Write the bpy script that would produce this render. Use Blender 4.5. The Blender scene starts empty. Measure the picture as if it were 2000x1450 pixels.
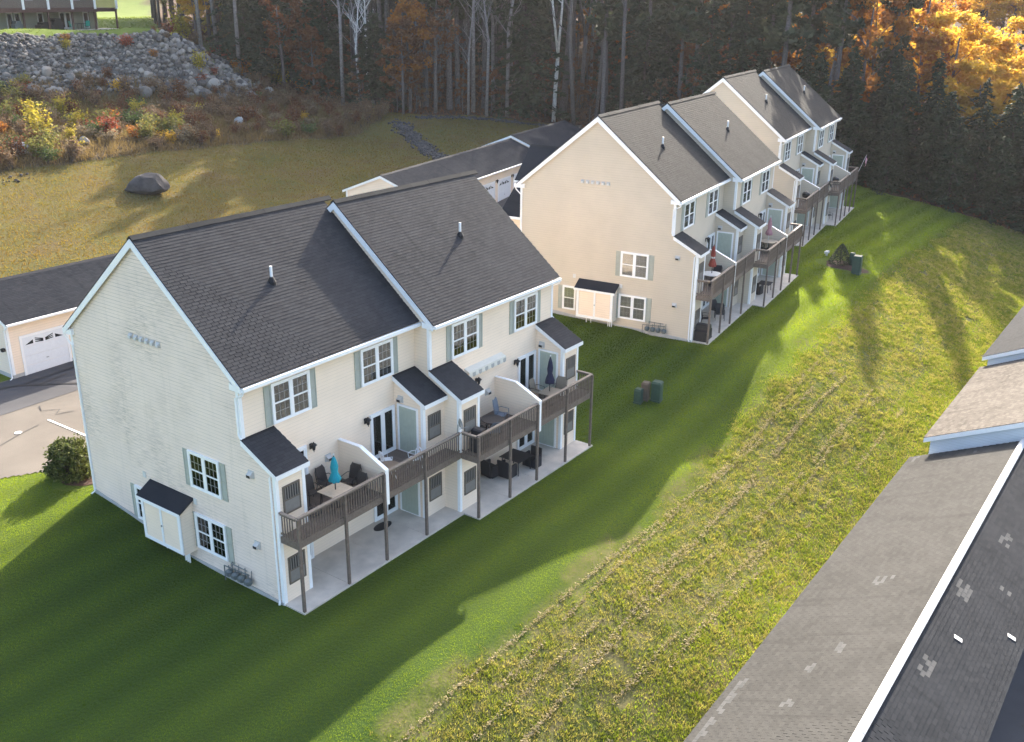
import bpy, math, random
import numpy as np
from mathutils import Vector, Matrix

random.seed(7)
rng = np.random.default_rng(11)
SC = bpy.context.scene
COL = SC.collection

# ------------------------------------------------------------------ camera
CAM_LOC = Vector((-20.2102, -26.0127, 20.8941))
cam_data = bpy.data.cameras.new('camera')
cam_data.sensor_width = 36.0
cam_data.lens = 1928.86 / 2000 * 36.0
cam_data.clip_start = 0.5
cam_data.clip_end = 2000
cam = bpy.data.objects.new('camera', cam_data)
COL.objects.link(cam)
yaw, pitch, roll = -0.9516, -0.3635, 0.0112
fwd = Vector((-math.sin(yaw) * math.cos(pitch), math.cos(yaw) * math.cos(pitch), math.sin(pitch)))
rt = Vector((math.cos(yaw), math.sin(yaw), 0))
up = rt.cross(fwd)
r2 = math.cos(roll) * rt + math.sin(roll) * up
u2 = -math.sin(roll) * rt + math.cos(roll) * up
cam.matrix_world = Matrix(((r2.x, u2.x, -fwd.x, CAM_LOC.x), (r2.y, u2.y, -fwd.y, CAM_LOC.y),
                           (r2.z, u2.z, -fwd.z, CAM_LOC.z), (0, 0, 0, 1)))
SC.camera = cam

# ------------------------------------------------------------------ sky and sun
SUN_DIR = Vector((0.831, 0.331, 0.446)).normalized()
SUN_EL = math.asin(SUN_DIR.z)
SUN_ROT = math.atan2(SUN_DIR.x, SUN_DIR.y)
world = bpy.data.worlds.new('World')
SC.world = world
world.use_nodes = True
wn = world.node_tree
bg = wn.nodes['Background']
sky = wn.nodes.new('ShaderNodeTexSky')
sky.sky_type = 'NISHITA'
sky.sun_disc = False
sky.sun_elevation = SUN_EL
sky.sun_rotation = SUN_ROT
sky.air_density = 0.9
sky.dust_density = 4.0
sky.ozone_density = 1.0
wn.links.new(sky.outputs[0], bg.inputs[0])
bg.inputs[1].default_value = 0.15
sun_data = bpy.data.lights.new('sun', 'SUN')
sun_data.energy = 3.9
sun_data.angle = math.radians(0.5)
sun_data.color = (1.0, 0.90, 0.76)
sun = bpy.data.objects.new('sun', sun_data)
sun.rotation_euler = SUN_DIR.to_track_quat('Z', 'Y').to_euler()
sun.location = (60, 30, 60)
COL.objects.link(sun)
vs = SC.view_settings
vs.view_transform = 'Standard'
vs.look = 'None'
vs.gamma = 1.0
vs.exposure = 2.2
try:
    vs.use_curve_mapping = False
except Exception:
    pass

# ------------------------------------------------------------------ helpers
class MB:
    """collects faces; build() links them as one mesh object"""
    def __init__(s):
        s.v = []; s.f = []; s.a = []
    def quad(s, a, b, c, d, r=0.0):
        n = len(s.v); s.v += [a, b, c, d]; s.f.append((n, n+1, n+2, n+3)); s.a.append(r)
    def tri(s, a, b, c, r=0.0):
        n = len(s.v); s.v += [a, b, c]; s.f.append((n, n+1, n+2)); s.a.append(r)
    def poly(s, pts, r=0.0):
        n = len(s.v); s.v += list(pts); s.f.append(tuple(range(n, n+len(pts)))); s.a.append(r)
    def hexa(s, p, r=0.0):
        n = len(s.v); s.v += list(p)
        for f in ((0,3,2,1),(4,5,6,7),(0,1,5,4),(1,2,6,5),(2,3,7,6),(3,0,4,7)):
            s.f.append(tuple(n+i for i in f)); s.a.append(r)
    def box(s, x0, x1, y0, y1, z0, z1, r=0.0):
        s.hexa(((x0,y0,z0),(x1,y0,z0),(x1,y1,z0),(x0,y1,z0),(x0,y0,z1),(x1,y0,z1),(x1,y1,z1),(x0,y1,z1)), r)
    def prism(s, poly, d, r=0.0):
        """closed prism: polygon points plus offset vector d"""
        n = len(s.v); k = len(poly)
        d = Vector(d)
        s.v += [tuple(p) for p in poly] + [tuple(Vector(p)+d) for p in poly]
        s.f.append(tuple(range(n+k-1, n-1, -1))); s.a.append(r)
        s.f.append(tuple(range(n+k, n+2*k))); s.a.append(r)
        for i in range(k):
            j = (i+1) % k
            s.f.append((n+i, n+j, n+k+j, n+k+i)); s.a.append(r)
    def beam(s, p0, p1, w, h, upv=(0,0,1), r=0.0):
        p0 = Vector(p0); p1 = Vector(p1); d = (p1-p0).normalized(); u = Vector(upv)
        if abs(d.dot(u)) > 0.98: u = Vector((0,1,0))
        sx = d.cross(u).normalized()*w/2; sy = sx.cross(d).normalized()*h/2
        s.hexa([tuple(q) for q in (p0-sx-sy, p0+sx-sy, p1+sx-sy, p1-sx-sy, p0-sx+sy, p0+sx+sy, p1+sx+sy, p1-sx+sy)], r)
    def tube(s, pts, rad, n=8, cap=True, r=0.0):
        pts = [Vector(p) for p in pts]
        if not isinstance(rad, (list, tuple)): rad = [rad]*len(pts)
        base = len(s.v); ref = None
        for i, p in enumerate(pts):
            d = (pts[min(i+1, len(pts)-1)] - pts[max(i-1, 0)]).normalized()
            if ref is None or abs(ref.dot(d)) > 0.97:
                ref = Vector((0,0,1)) if abs(d.z) < 0.9 else Vector((1,0,0))
            a = d.cross(ref).normalized(); b = d.cross(a)
            for k in range(n):
                t = 2*math.pi*k/n
                s.v.append(tuple(p + rad[i]*(math.cos(t)*a + math.sin(t)*b)))
        for i in range(len(pts)-1):
            for k in range(n):
                k2 = (k+1) % n
                s.f.append((base+i*n+k, base+i*n+k2, base+(i+1)*n+k2, base+(i+1)*n+k)); s.a.append(r)
        if cap:
            s.f.append(tuple(base+k for k in range(n-1, -1, -1))); s.a.append(r)
            q = base+(len(pts)-1)*n
            s.f.append(tuple(q+k for k in range(n))); s.a.append(r)
    def lathe(s, prof, c=(0,0,0), n=16, r=0.0):
        """prof: list of (radius, z)"""
        base = len(s.v)
        for (rr, z) in prof:
            for k in range(n):
                t = 2*math.pi*k/n
                s.v.append((c[0]+rr*math.cos(t), c[1]+rr*math.sin(t), c[2]+z))
        for i in range(len(prof)-1):
            for k in range(n):
                k2 = (k+1) % n
                s.f.append((base+i*n+k, base+i*n+k2, base+(i+1)*n+k2, base+(i+1)*n+k)); s.a.append(r)
        s.f.append(tuple(base+k for k in range(n-1, -1, -1))); s.a.append(r)
        q = base+(len(prof)-1)*n
        s.f.append(tuple(q+k for k in range(n))); s.a.append(r)
    def mesh(s, name, mat, smooth=False):
        me = bpy.data.meshes.new(name)
        me.from_pydata([tuple(p) for p in s.v], [], s.f)
        if any(s.a):
            at = me.attributes.new('rnd', 'FLOAT', 'FACE')
            at.data.foreach_set('value', np.array(s.a, dtype=np.float32))
        if mat is not None: me.materials.append(mat)
        if smooth: me.polygons.foreach_set('use_smooth', [True]*len(me.polygons))
        me.update()
        return me
    def build(s, name, mat, parent=None, smooth=False, loc=None, rz=None):
        return obj(name, s.mesh(name, mat, smooth), parent, loc, rz)

def obj(name, me, parent=None, loc=None, rz=None):
    o = bpy.data.objects.new(name, me)
    COL.objects.link(o)
    if parent is not None: o.parent = parent
    if loc is not None: o.location = loc
    if rz is not None: o.rotation_euler = (0, 0, rz)
    return o
def tag(o, label, cat, group=None):
    o['label'] = label; o['category'] = cat
    if group: o['group'] = group
    return o
def struct(o):
    o['kind'] = 'structure'; return o
def stuff(o, label=None, cat=None):
    o['kind'] = 'stuff'
    if label: o['label'] = label; o['category'] = cat
    return o
def thing(name, label, cat, loc=(0,0,0), rz=0.0, group=None):
    o = bpy.data.objects.new(name, None); COL.objects.link(o)
    o.empty_display_size = 0.2
    o.location = loc; o.rotation_euler = (0, 0, rz)
    return tag(o, label, cat, group)
def copy_tree(o, parent=None):
    c = o.copy(); COL.objects.link(c)
    if parent is not None: c.parent = parent
    for ch in list(KIDS.get(o.name, [])):
        copy_tree(ch, c)
    return c
KIDS = {}
def kid(o, parent):
    KIDS.setdefault(parent.name, []).append(o); return o

def np_mesh(name, verts, faces, mat, attr=None, smooth=False):
    """fast mesh from numpy: faces (n,3) or (n,4)"""
    me = bpy.data.meshes.new(name)
    k = faces.shape[1]
    me.vertices.add(len(verts)); me.vertices.foreach_set('co', np.ascontiguousarray(verts, dtype=np.float32).ravel())
    me.loops.add(faces.size); me.loops.foreach_set('vertex_index', np.ascontiguousarray(faces, dtype=np.int32).ravel())
    me.polygons.add(len(faces))
    me.polygons.foreach_set('loop_start', np.arange(0, faces.size, k, dtype=np.int32))
    if attr:
        for nm, dom, arr in attr:
            at = me.attributes.new(nm, 'FLOAT', dom); at.data.foreach_set('value', np.ascontiguousarray(arr, dtype=np.float32))
    if smooth: me.polygons.foreach_set('use_smooth', np.ones(len(faces), dtype=bool))
    if mat is not None: me.materials.append(mat)
    me.update(calc_edges=True)
    return me

# ------------------------------------------------------------------ materials
class NT:
    def __init__(s, name):
        s.m = bpy.data.materials.new(name); s.m.use_nodes = True
        s.t = s.m.node_tree; s.b = s.t.nodes['Principled BSDF']; s.out = s.t.nodes['Material Output']
        s.b.inputs['Specular IOR Level'].default_value = 0.3
    def n(s, typ, **kw):
        nd = s.t.nodes.new(typ)
        for k, v in kw.items():
            if k in nd.inputs.keys() if hasattr(nd.inputs, 'keys') else False: nd.inputs[k].default_value = v
            else: setattr(nd, k, v)
        return nd
    def l(s, a, b): s.t.links.new(a, b)
    def pos(s): return s.n('ShaderNodeNewGeometry').outputs['Position']
    def objco(s): return s.n('ShaderNodeTexCoord').outputs['Object']
    def scale(s, vec, sc):
        mp = s.n('ShaderNodeMapping'); mp.inputs['Scale'].default_value = sc; s.l(vec, mp.inputs[0]); return mp.outputs[0]
    def noise(s, vec, scale, detail=3, rough=0.55):
        nd = s.n('ShaderNodeTexNoise'); nd.inputs['Scale'].default_value = scale; nd.inputs['Detail'].default_value = detail
        nd.inputs['Roughness'].default_value = rough
        s.l(vec, nd.inputs['Vector']); return nd.outputs['Fac']
    def ramp(s, fac, stops):
        nd = s.n('ShaderNodeValToRGB'); cr = nd.color_ramp
        while len(cr.elements) < len(stops): cr.elements.new(0.5)
        for e, (p, c) in zip(cr.elements, stops):
            e.position = p; e.color = (c[0], c[1], c[2], 1) if isinstance(c, (tuple, list)) else (c, c, c, 1)
        s.l(fac, nd.inputs[0]); return nd.outputs[0]
    def mix(s, fac, a, b, mode='MIX'):
        nd = s.n('ShaderNodeMix', data_type='RGBA'); nd.blend_type = mode
        for i, v in ((0, fac), (6, a), (7, b)):
            if isinstance(v, (int, float)): nd.inputs[i].default_value = v
            elif isinstance(v, (tuple, list)): nd.inputs[i].default_value = (v[0], v[1], v[2], 1)
            else: s.l(v, nd.inputs[i])
        return nd.outputs[2]
    def math(s, op, a, b=0.0, clamp=False):
        nd = s.n('ShaderNodeMath', operation=op); nd.use_clamp = clamp
        for i, v in ((0, a), (1, b)):
            if isinstance(v, (int, float)): nd.inputs[i].default_value = v
            else: s.l(v, nd.inputs[i])
        return nd.outputs[0]
    def attr(s, name): 
        nd = s.n('ShaderNodeAttribute'); nd.attribute_name = name; return nd.outputs['Fac']
    def rnd(s): return s.n('ShaderNodeObjectInfo').outputs['Random']
    def col(s, c): 
        if isinstance(c, (tuple, list)): s.b.inputs['Base Color'].default_value = (c[0], c[1], c[2], 1)
        else: s.l(c, s.b.inputs['Base Color'])
    def bump(s, h, strength=0.3, dist=0.02):
        nd = s.n('ShaderNodeBump'); nd.inputs['Strength'].default_value = strength; nd.inputs['Distance'].default_value = dist
        s.l(h, nd.inputs['Height']); s.l(nd.outputs[0], s.b.inputs['Normal'])
    def rough(s, v): s.b.inputs['Roughness'].default_value = v
    def trans(s, colr, amount):
        """leaf: principled mixed with translucent"""
        tr = s.n('ShaderNodeBsdfTranslucent')
        if isinstance(colr, (tuple, list)): tr.inputs[0].default_value = (*colr[:3], 1)
        else: s.l(colr, tr.inputs[0])
        mx = s.n('ShaderNodeMixShader'); mx.inputs[0].default_value = amount
        s.l(s.b.outputs[0], mx.inputs[1]); s.l(tr.outputs[0], mx.inputs[2]); s.l(mx.outputs[0], s.out.inputs[0])

M = {}
def simple(name, c, rough=0.6, nz=0.12, scale=6.0, metal=0.0, spec=0.3):
    t = NT(name); n = t.noise(t.objco(), scale, 4)
    k = t.ramp(n, [(0.3, tuple(x*(1-nz) for x in c)), (0.7, tuple(min(1, x*(1+nz)) for x in c))])
    t.col(k); t.rough(rough); t.b.inputs['Metallic'].default_value = metal; t.b.inputs['Specular IOR Level'].default_value = spec
    M[name] = t.m; return t.m

def siding(name, base, dirt_shade, dirt_amt, lap=0.35):
    t = NT(name); P = t.objco()
    n1 = t.noise(P, 0.7, 4)
    c = t.mix(t.ramp(n1, [(0.35, 0.0), (0.7, 1.0)]), tuple(x*0.95 for x in base), tuple(min(1, x*1.03) for x in base))
    # algae streaks running along the laps, gathered in patches
    st = t.noise(t.scale(P, (1.2, 1.2, 22.0)), 1.6, 5, 0.7)
    pt = t.noise(P, 0.32, 3)
    f = t.math('MULTIPLY', t.ramp(st, [(0.46, 0.0), (0.72, 1.0)]), t.ramp(pt, [(0.42, 0.0), (0.66, 1.0)]))
    f = t.math('MULTIPLY', f, dirt_amt)
    c = t.mix(f, c, dirt_shade)
    vs_ = t.noise(t.scale(P, (5.0, 5.0, 0.25)), 1.0, 4, 0.6)
    f2 = t.math('MULTIPLY', t.ramp(vs_, [(0.55, 0.0), (0.75, 1.0)]), dirt_amt*0.14)
    c = t.mix(f2, c, dirt_shade)
    # lap shadow put into the colour, with grime, under the butt of every lap
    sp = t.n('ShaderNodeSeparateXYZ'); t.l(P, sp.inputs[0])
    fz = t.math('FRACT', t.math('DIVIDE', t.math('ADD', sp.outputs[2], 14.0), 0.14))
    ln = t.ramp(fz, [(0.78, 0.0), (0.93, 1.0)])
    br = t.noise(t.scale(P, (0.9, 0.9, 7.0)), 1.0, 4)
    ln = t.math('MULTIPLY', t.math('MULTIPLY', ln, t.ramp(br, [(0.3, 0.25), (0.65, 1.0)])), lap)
    c = t.mix(ln, c, dirt_shade)
    t.col(c); t.rough(0.55)
    M[name] = t.m
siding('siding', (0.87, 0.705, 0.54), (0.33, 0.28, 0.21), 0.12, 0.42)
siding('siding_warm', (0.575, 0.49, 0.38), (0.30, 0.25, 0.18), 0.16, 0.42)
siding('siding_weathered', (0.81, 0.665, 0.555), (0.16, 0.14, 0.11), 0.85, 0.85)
siding('siding_blue', (0.60, 0.63, 0.66), (0.3, 0.3, 0.3), 0.1)
siding('siding_grey', (0.36, 0.36, 0.27), (0.2, 0.2, 0.15), 0.1)

def shingle(name, c0, c1, pale=None, amount=0.0):
    t = NT(name); P = t.pos()
    r = t.math('FRACT', t.math('ADD', t.attr('rnd'), t.rnd()))
    c = t.mix(r, c0, c1)
    n = t.noise(P, 0.55, 5, 0.65)
    c = t.mix(t.ramp(n, [(0.3, 0.0), (0.75, 0.6)]), c, tuple(x*1.35 for x in c1))
    g = t.noise(P, 90.0, 2)
    c = t.mix(t.ramp(g, [(0.35, 0.35), (0.65, 0.0)]), c, tuple(x*0.45 for x in c0))
    st = t.noise(t.scale(P, (2.6, 0.25, 0.25)), 1.0, 4)
    c = t.mix(t.ramp(st, [(0.56, 0.0), (0.78, 0.5)]), c, tuple(x*0.6 for x in c0))
    t.col(c); t.rough(0.9); t.b.inputs['Specular IOR Level'].default_value = 0.0 if name == 'shingle_dark' else 0.06; t.bump(g, 0.5, 0.006)
    M[name] = t.m
shingle('shingle', (0.031, 0.032, 0.0355), (0.047, 0.0475, 0.051))
shingle('shingle_tan', (0.028, 0.0284, 0.0288), (0.042, 0.0423, 0.042))
shingle('shingle_sunlit', (0.049, 0.048, 0.045), (0.064, 0.0625, 0.0585))  # sun slope of the long roof, its lit tone put into the colour
shingle('shingle_shaded', (0.021, 0.0232, 0.0268), (0.034, 0.0362, 0.040))  # darker copy for slopes turned from the sun, shade put into the colour
shingle('shingle_pale', (0.072, 0.073, 0.072), (0.098, 0.098, 0.096))
shingle('shingle_dark', (0.024, 0.026, 0.031), (0.036, 0.038, 0.043))
shingle('shingle_dimensional', (0.07, 0.062, 0.054), (0.135, 0.12, 0.104))
simple('shingle_base', (0.014, 0.014, 0.015), 0.9)
simple('white', (0.85, 0.84, 0.82), 0.45, 0.03)
simple('white_door', (0.74, 0.75, 0.76), 0.4, 0.03)
simple('sage', (0.36, 0.37, 0.31), 0.55, 0.06)
simple('sage_door', (0.40, 0.44, 0.36), 0.5, 0.06)
simple('deck_wood', (0.15, 0.115, 0.092), 0.75, 0.25, 9.0)
simple('deck_wood_pale', (0.24, 0.195, 0.155), 0.75, 0.2, 9.0)
simple('deck_red', (0.085, 0.042, 0.034), 0.75, 0.25)
simple('concrete', (0.55, 0.485, 0.41), 0.85, 0.16, 1.2)
simple('foundation', (0.42, 0.41, 0.39), 0.85, 0.12, 2.0)
simple('louver', (0.13, 0.105, 0.08), 0.6, 0.1)
simple('louver_panel', (0.20, 0.185, 0.165), 0.5, 0.08)
simple('louver_dark', (0.03, 0.028, 0.028), 0.6, 0.1)
simple('black_metal', (0.018, 0.018, 0.02), 0.45, 0.2)
simple('grey_metal', (0.30, 0.31, 0.31), 0.4, 0.1, metal=0.6)
simple('ridge_white', (0.55, 0.55, 0.54), 0.6, 0.12, 3)
simple('meter_grey', (0.13, 0.145, 0.14), 0.5, 0.15)
simple('room_dark', (0.018, 0.019, 0.021), 0.9)
simple('muntin', (0.30, 0.30, 0.30), 0.5, 0.05)
simple('curtain', (0.55, 0.54, 0.49), 0.9, 0.08, 12)
simple('blind', (0.40, 0.39, 0.37), 0.85, 0.1, 12)
simple('teal_cloth', (0.01, 0.26, 0.33), 0.8, 0.15, 10)
simple('red_cloth', (0.26, 0.05, 0.035), 0.8, 0.15, 10)
simple('mauve_cloth', (0.36, 0.19, 0.21), 0.8, 0.12, 10)
simple('navy_cloth', (0.012, 0.016, 0.045), 0.8, 0.15, 10)
simple('wicker_dark', (0.022, 0.022, 0.026), 0.6, 0.25, 30)
simple('brown_mesh', (0.055, 0.045, 0.04), 0.6, 0.2, 20)
simple('tan_mesh', (0.24, 0.20, 0.15), 0.6, 0.12, 20)
simple('tan_top', (0.50, 0.40, 0.29), 0.4, 0.1, 8)
simple('blue_plastic', (0.14, 0.17, 0.21), 0.5, 0.08)
simple('white_iron', (0.72, 0.73, 0.74), 0.4, 0.04)
simple('light_top', (0.62, 0.61, 0.58), 0.3, 0.05)
simple('wood_top', (0.22, 0.16, 0.11), 0.5, 0.15)
simple('teal_plastic', (0.03, 0.42, 0.30), 0.45, 0.08)
simple('box_green', (0.03, 0.065, 0.05), 0.4, 0.12)
simple('box_brown', (0.11, 0.085, 0.065), 0.5, 0.12)
simple('pipe_white', (0.8, 0.8, 0.79), 0.35, 0.03)
simple('rubber', (0.012, 0.012, 0.014), 0.6)
simple('mulch', (0.055, 0.03, 0.022), 0.95, 0.5, 14)
simple('paint_white', (0.78, 0.77, 0.74), 0.7, 0.1, 5)
simple('tar', (0.012, 0.012, 0.014), 0.5, 0.2)
simple('bark_grey', (0.115, 0.098, 0.092), 0.9, 0.35, 7)
simple('bark_pale', (0.20, 0.18, 0.17), 0.85, 0.35, 5)
simple('bark_white', (0.62, 0.60, 0.57), 0.8, 0.3, 4)
simple('bark_dark', (0.06, 0.048, 0.042), 0.95, 0.35, 7)
simple('flag_white', (0.7, 0.7, 0.7), 0.8)
simple('flag_red', (0.45, 0.03, 0.05), 0.8)
simple('flag_blue', (0.03, 0.05, 0.20), 0.8)
simple('awning_cloth', (0.66, 0.63, 0.55), 0.8, 0.05)
simple('awning_stripe', (0.36, 0.36, 0.33), 0.8, 0.05)
simple('plastic_vent', (0.52, 0.50, 0.47), 0.5, 0.08)

def glass():
    t = NT('glass')
    tr = t.n('ShaderNodeBsdfTransparent'); tr.inputs[0].default_value = (0.80, 0.82, 0.83, 1)
    gl = t.n('ShaderNodeBsdfGlossy'); gl.inputs['Roughness'].default_value = 0.02; gl.inputs[0].default_value = (0.95, 0.97, 1, 1)
    fr = t.n('ShaderNodeFresnel'); fr.inputs[0].default_value = 1.6
    n = t.noise(t.objco(), 1.5, 2)
    bp = t.n('ShaderNodeBump'); bp.inputs['Strength'].default_value = 0.04; bp.inputs['Distance'].default_value = 0.05
    t.l(n, bp.inputs['Height']); t.l(bp.outputs[0], gl.inputs['Normal'])
    mx = t.n('ShaderNodeMixShader'); t.l(fr.outputs[0], mx.inputs[0]); t.l(tr.outputs[0], mx.inputs[1]); t.l(gl.outputs[0], mx.inputs[2])
    t.l(mx.outputs[0], t.out.inputs[0]); M['glass'] = t.m
glass()

def asphalt(name, c0, c1):
    t = NT(name); P = t.pos()
    n = t.noise(P, 0.35, 5); g = t.noise(P, 60, 2)
    c = t.mix(t.ramp(n, [(0.35, 0.0), (0.7, 1.0)]), c0, c1)
    c = t.mix(t.ramp(g, [(0.35, 0.35), (0.6, 0.0)]), c, tuple(x*0.6 for x in c0))
    t.col(c); t.rough(0.9); t.bump(g, 0.4, 0.006); M[name] = t.m
asphalt('asphalt_worn', (0.098, 0.085, 0.071), (0.132, 0.115, 0.096))
asphalt('asphalt_new', (0.045, 0.045, 0.05), (0.07, 0.07, 0.075))

def rock(name, c0, c1, c2):
    t = NT(name); P = t.objco()
    r = t.rnd()
    n = t.noise(P, 1.4, 6, 0.65)
    c = t.mix(t.ramp(n, [(0.35, 0.0), (0.65, 1.0)]), c0, c1)
    rr = t.math('FRACT', t.math('ADD', t.attr('rnd'), r))
    c = t.mix(t.math('MULTIPLY', t.math('POWER', rr, 2.0), 0.9), c, c2)
    c = t.mix(t.ramp(rr, [(0.0, 0.55), (0.45, 0.0)]), c, tuple(x*.5 for x in c0))
    t.col(c); t.rough(0.9); t.bump(n, 0.5, 0.05); M[name] = t.m
rock('rock', (0.06, 0.053, 0.048), (0.14, 0.125, 0.112), (0.34, 0.30, 0.25))
rock('rock_dark', (0.032, 0.029, 0.029), (0.072, 0.066, 0.064), (0.085, 0.076, 0.07))
rock('rock_pale', (0.36, 0.35, 0.33), (0.5, 0.49, 0.47), (0.45, 0.44, 0.4))

def leaf(name, ca, cb, tr=0.45, cc=None):
    t = NT(name)
    r = t.math('FRACT', t.math('ADD', t.attr('rnd'), t.math('MULTIPLY', t.rnd(), 0.35)))
    c = t.ramp(r, [(0.0, ca), (0.6, cb), (1.0, cc or ca)])
    t.col(c); t.rough(0.7); t.b.inputs['Specular IOR Level'].default_value = 0.15
    t.trans(c, tr); M[name] = t.m
leaf('leaf_hemlock', (0.028, 0.043, 0.024), (0.056, 0.072, 0.036), 0.3, (0.042, 0.052, 0.026))
leaf('leaf_pine', (0.038, 0.055, 0.030), (0.085, 0.095, 0.05), 0.3, (0.06, 0.065, 0.04))
leaf('leaf_yellow', (0.58, 0.36, 0.04), (0.70, 0.46, 0.06), 0.62, (0.54, 0.27, 0.03))
leaf('leaf_lemon', (0.34, 0.27, 0.03), (0.46, 0.39, 0.05), 0.5, (0.30, 0.20, 0.03))
leaf('leaf_orange', (0.34, 0.12, 0.022), (0.46, 0.20, 0.035), 0.6, (0.22, 0.08, 0.02))
leaf('leaf_rust', (0.12, 0.05, 0.022), (0.20, 0.085, 0.032), 0.4, (0.09, 0.042, 0.025))
leaf('leaf_olive', (0.11, 0.12, 0.035), (0.22, 0.21, 0.05), 0.5, (0.17, 0.13, 0.04))
leaf('leaf_red', (0.22, 0.04, 0.025), (0.32, 0.08, 0.03), 0.5, (0.2, 0.06, 0.03))
leaf('leaf_dry', (0.15, 0.092, 0.05), (0.25, 0.165, 0.09), 0.45, (0.10, 0.062, 0.038))
leaf('leaf_tan', (0.22, 0.16, 0.09), (0.30, 0.23, 0.13), 0.4, (0.16, 0.12, 0.07))
leaf('leaf_green', (0.05, 0.085, 0.025), (0.12, 0.16, 0.045), 0.45, (0.07, 0.1, 0.03))
leaf('leaf_rhodo', (0.045, 0.065, 0.018), (0.12, 0.14, 0.04), 0.35, (0.03, 0.042, 0.018))
# ------------------------------------------------------------------ terrain
TP = np.array([
 (-10,-1,0),(-10,-8,-.1),(0,-3,0),(9,-4,0),(18,-4,0.02),(0,-7.8,-.02),(9,-8,-.05),(18,-7.5,0.1),(18.6,2,.15),(4,1,0),(14,1,0),
 (25,-3.5,.75),(28,-3,1.25),(31,-4,1.66),(30.3,5,1.98),(30,9,2.15),(24,5,1.0),(20,10,.9),(36,-4.5,1.68),(42,-4,1.7),
 (-1,10,.95),(-1,6.8,.55),(-1,4,.08),(-1,0,0),(-8,10,.7),(-8,14,.9),(-15,10,.5),(-20,0,-.3),(-15,20,.8),(-6,4,.1),
 (0,16,1.0),(8,16,1.03),(5,25,1.0),(-8,24,.9),(10,13,1.03),(20,20,1.4),(30,20,2.0),(40,24,2.35),(50,27,2.5),(60,24,2.9),(45,16,2.5),(62,18,3.0),
 (5,33,1.3),(15,33,1.5),(-10,33,1.2),(13,40,2.2),(0,42,2.6),(31,49.3,4.5),(15,50,4.2),(38,38,2.9),(45,38,3.0),(55,43,3.6),(70,44,4.0),(85,42,4.2),
 (36,58,6.5),(26,58.6,6.3),(67,59,5.3),(15,60,6.3),(-20,60,6.3),(52,58.5,6.0),(48.4,81.5,10.5),(37.6,83.9,10.5),(58,78,9.6),(66,75.7,8.5),(15,84,10.5),(-20,84,10.5),
 (59.4,84.2,15.7),(51,88,15.9),(42,90,15.9),(15,91,15.9),(-20,92,15.9),(63.5,102.7,16),(42,97,16),(55,93,16),(70,95,14.5),(80,104,15.5),(60,130,16),(100,150,16.5),(150,200,17),(30,110,16),(0,100,16),(-40,100,16.5),
 (54,66,7.4),(33,70,8.2),
 (71.4,58.2,6.3),(77,66,6.6),(84,72,6.8),(88,55,5.6),(96.8,48.3,4.2),(66,66,6.8),(74,84,9.5),
 (100,75,9),(120,70,11),(130,50,9),(120,100,15),(150,120,20),(160,80,18),(200,150,28),(220,90,26),(150,40,11),(180,40,18),(250,60,30),
 (86,4,2.3),(83,-4.6,1.6),(83.7,-11.8,0),(100,0,2.5),(110,-15,1),(130,0,5),(160,0,10),(200,-10,16),(120,-40,-2),(100,20,3.5),(95,30,3.8),
 (58,0,2.25),(75,2,2.3),(66,0,2.25),(70,6,2.4),(49,-1.5,1.74),(40,-2,1.71),(53.5,-4.5,1.8),(52,4,2.0),(80,14,2.8),(70,20,3.1),
 (-10,-9,-.3),(-10,-16,-3),(-30,-12,-2.2),(0,-9,-.3),(18,-9,-.35),(0,-16.2,-3.1),(18,-16.2,-3.0),(27,-16,-2.5),(30,-7.5,.75),(45,-6.6,1.35),(60,-6.8,1.7),(72,-7,1.6),
 (40,-15.6,-1.8),(52,-15.3,-1.4),(66,-14,-1.0),(10,-26,-3.2),(30,-28,-2.6),(-10,-30,-3.3),(60,-30,-1.8),(0,-45,-3.5),(50,-50,-2),
 (-60,0,-1),(-60,60,5),(-60,-60,-4),(-40,40,2.5),(300,300,42),(300,0,32),(300,-100,22),(0,-150,-5),(150,-100,4),(-150,0,-2),(-150,150,15),(0,250,17),(150,300,25),
], dtype=float)
def _phi(r2):
    return np.where(r2 > 1e-9, 0.5*r2*np.log(np.maximum(r2, 1e-9)), 0.0)
_s = 50.0
_X = TP[:, :2]/_s
_n = len(_X)
_d = ((_X[:, None, :]-_X[None, :, :])**2).sum(-1)
_A = np.zeros((_n+3, _n+3)); _A[:_n, :_n] = _phi(_d) + np.eye(_n)*2e-4
_A[:_n, _n] = 1; _A[:_n, _n+1:] = _X; _A[_n, :_n] = 1; _A[_n+1:, :_n] = _X.T
_w = np.linalg.solve(_A, np.concatenate([TP[:, 2], np.zeros(3)]))
def tps(x, y):
    q = np.stack([x, y], -1)/_s
    d = ((q[:, None, :]-_X[None, :, :])**2).sum(-1)
    return _phi(d) @ _w[:_n] + _w[_n] + q @ _w[_n+1:]

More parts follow.
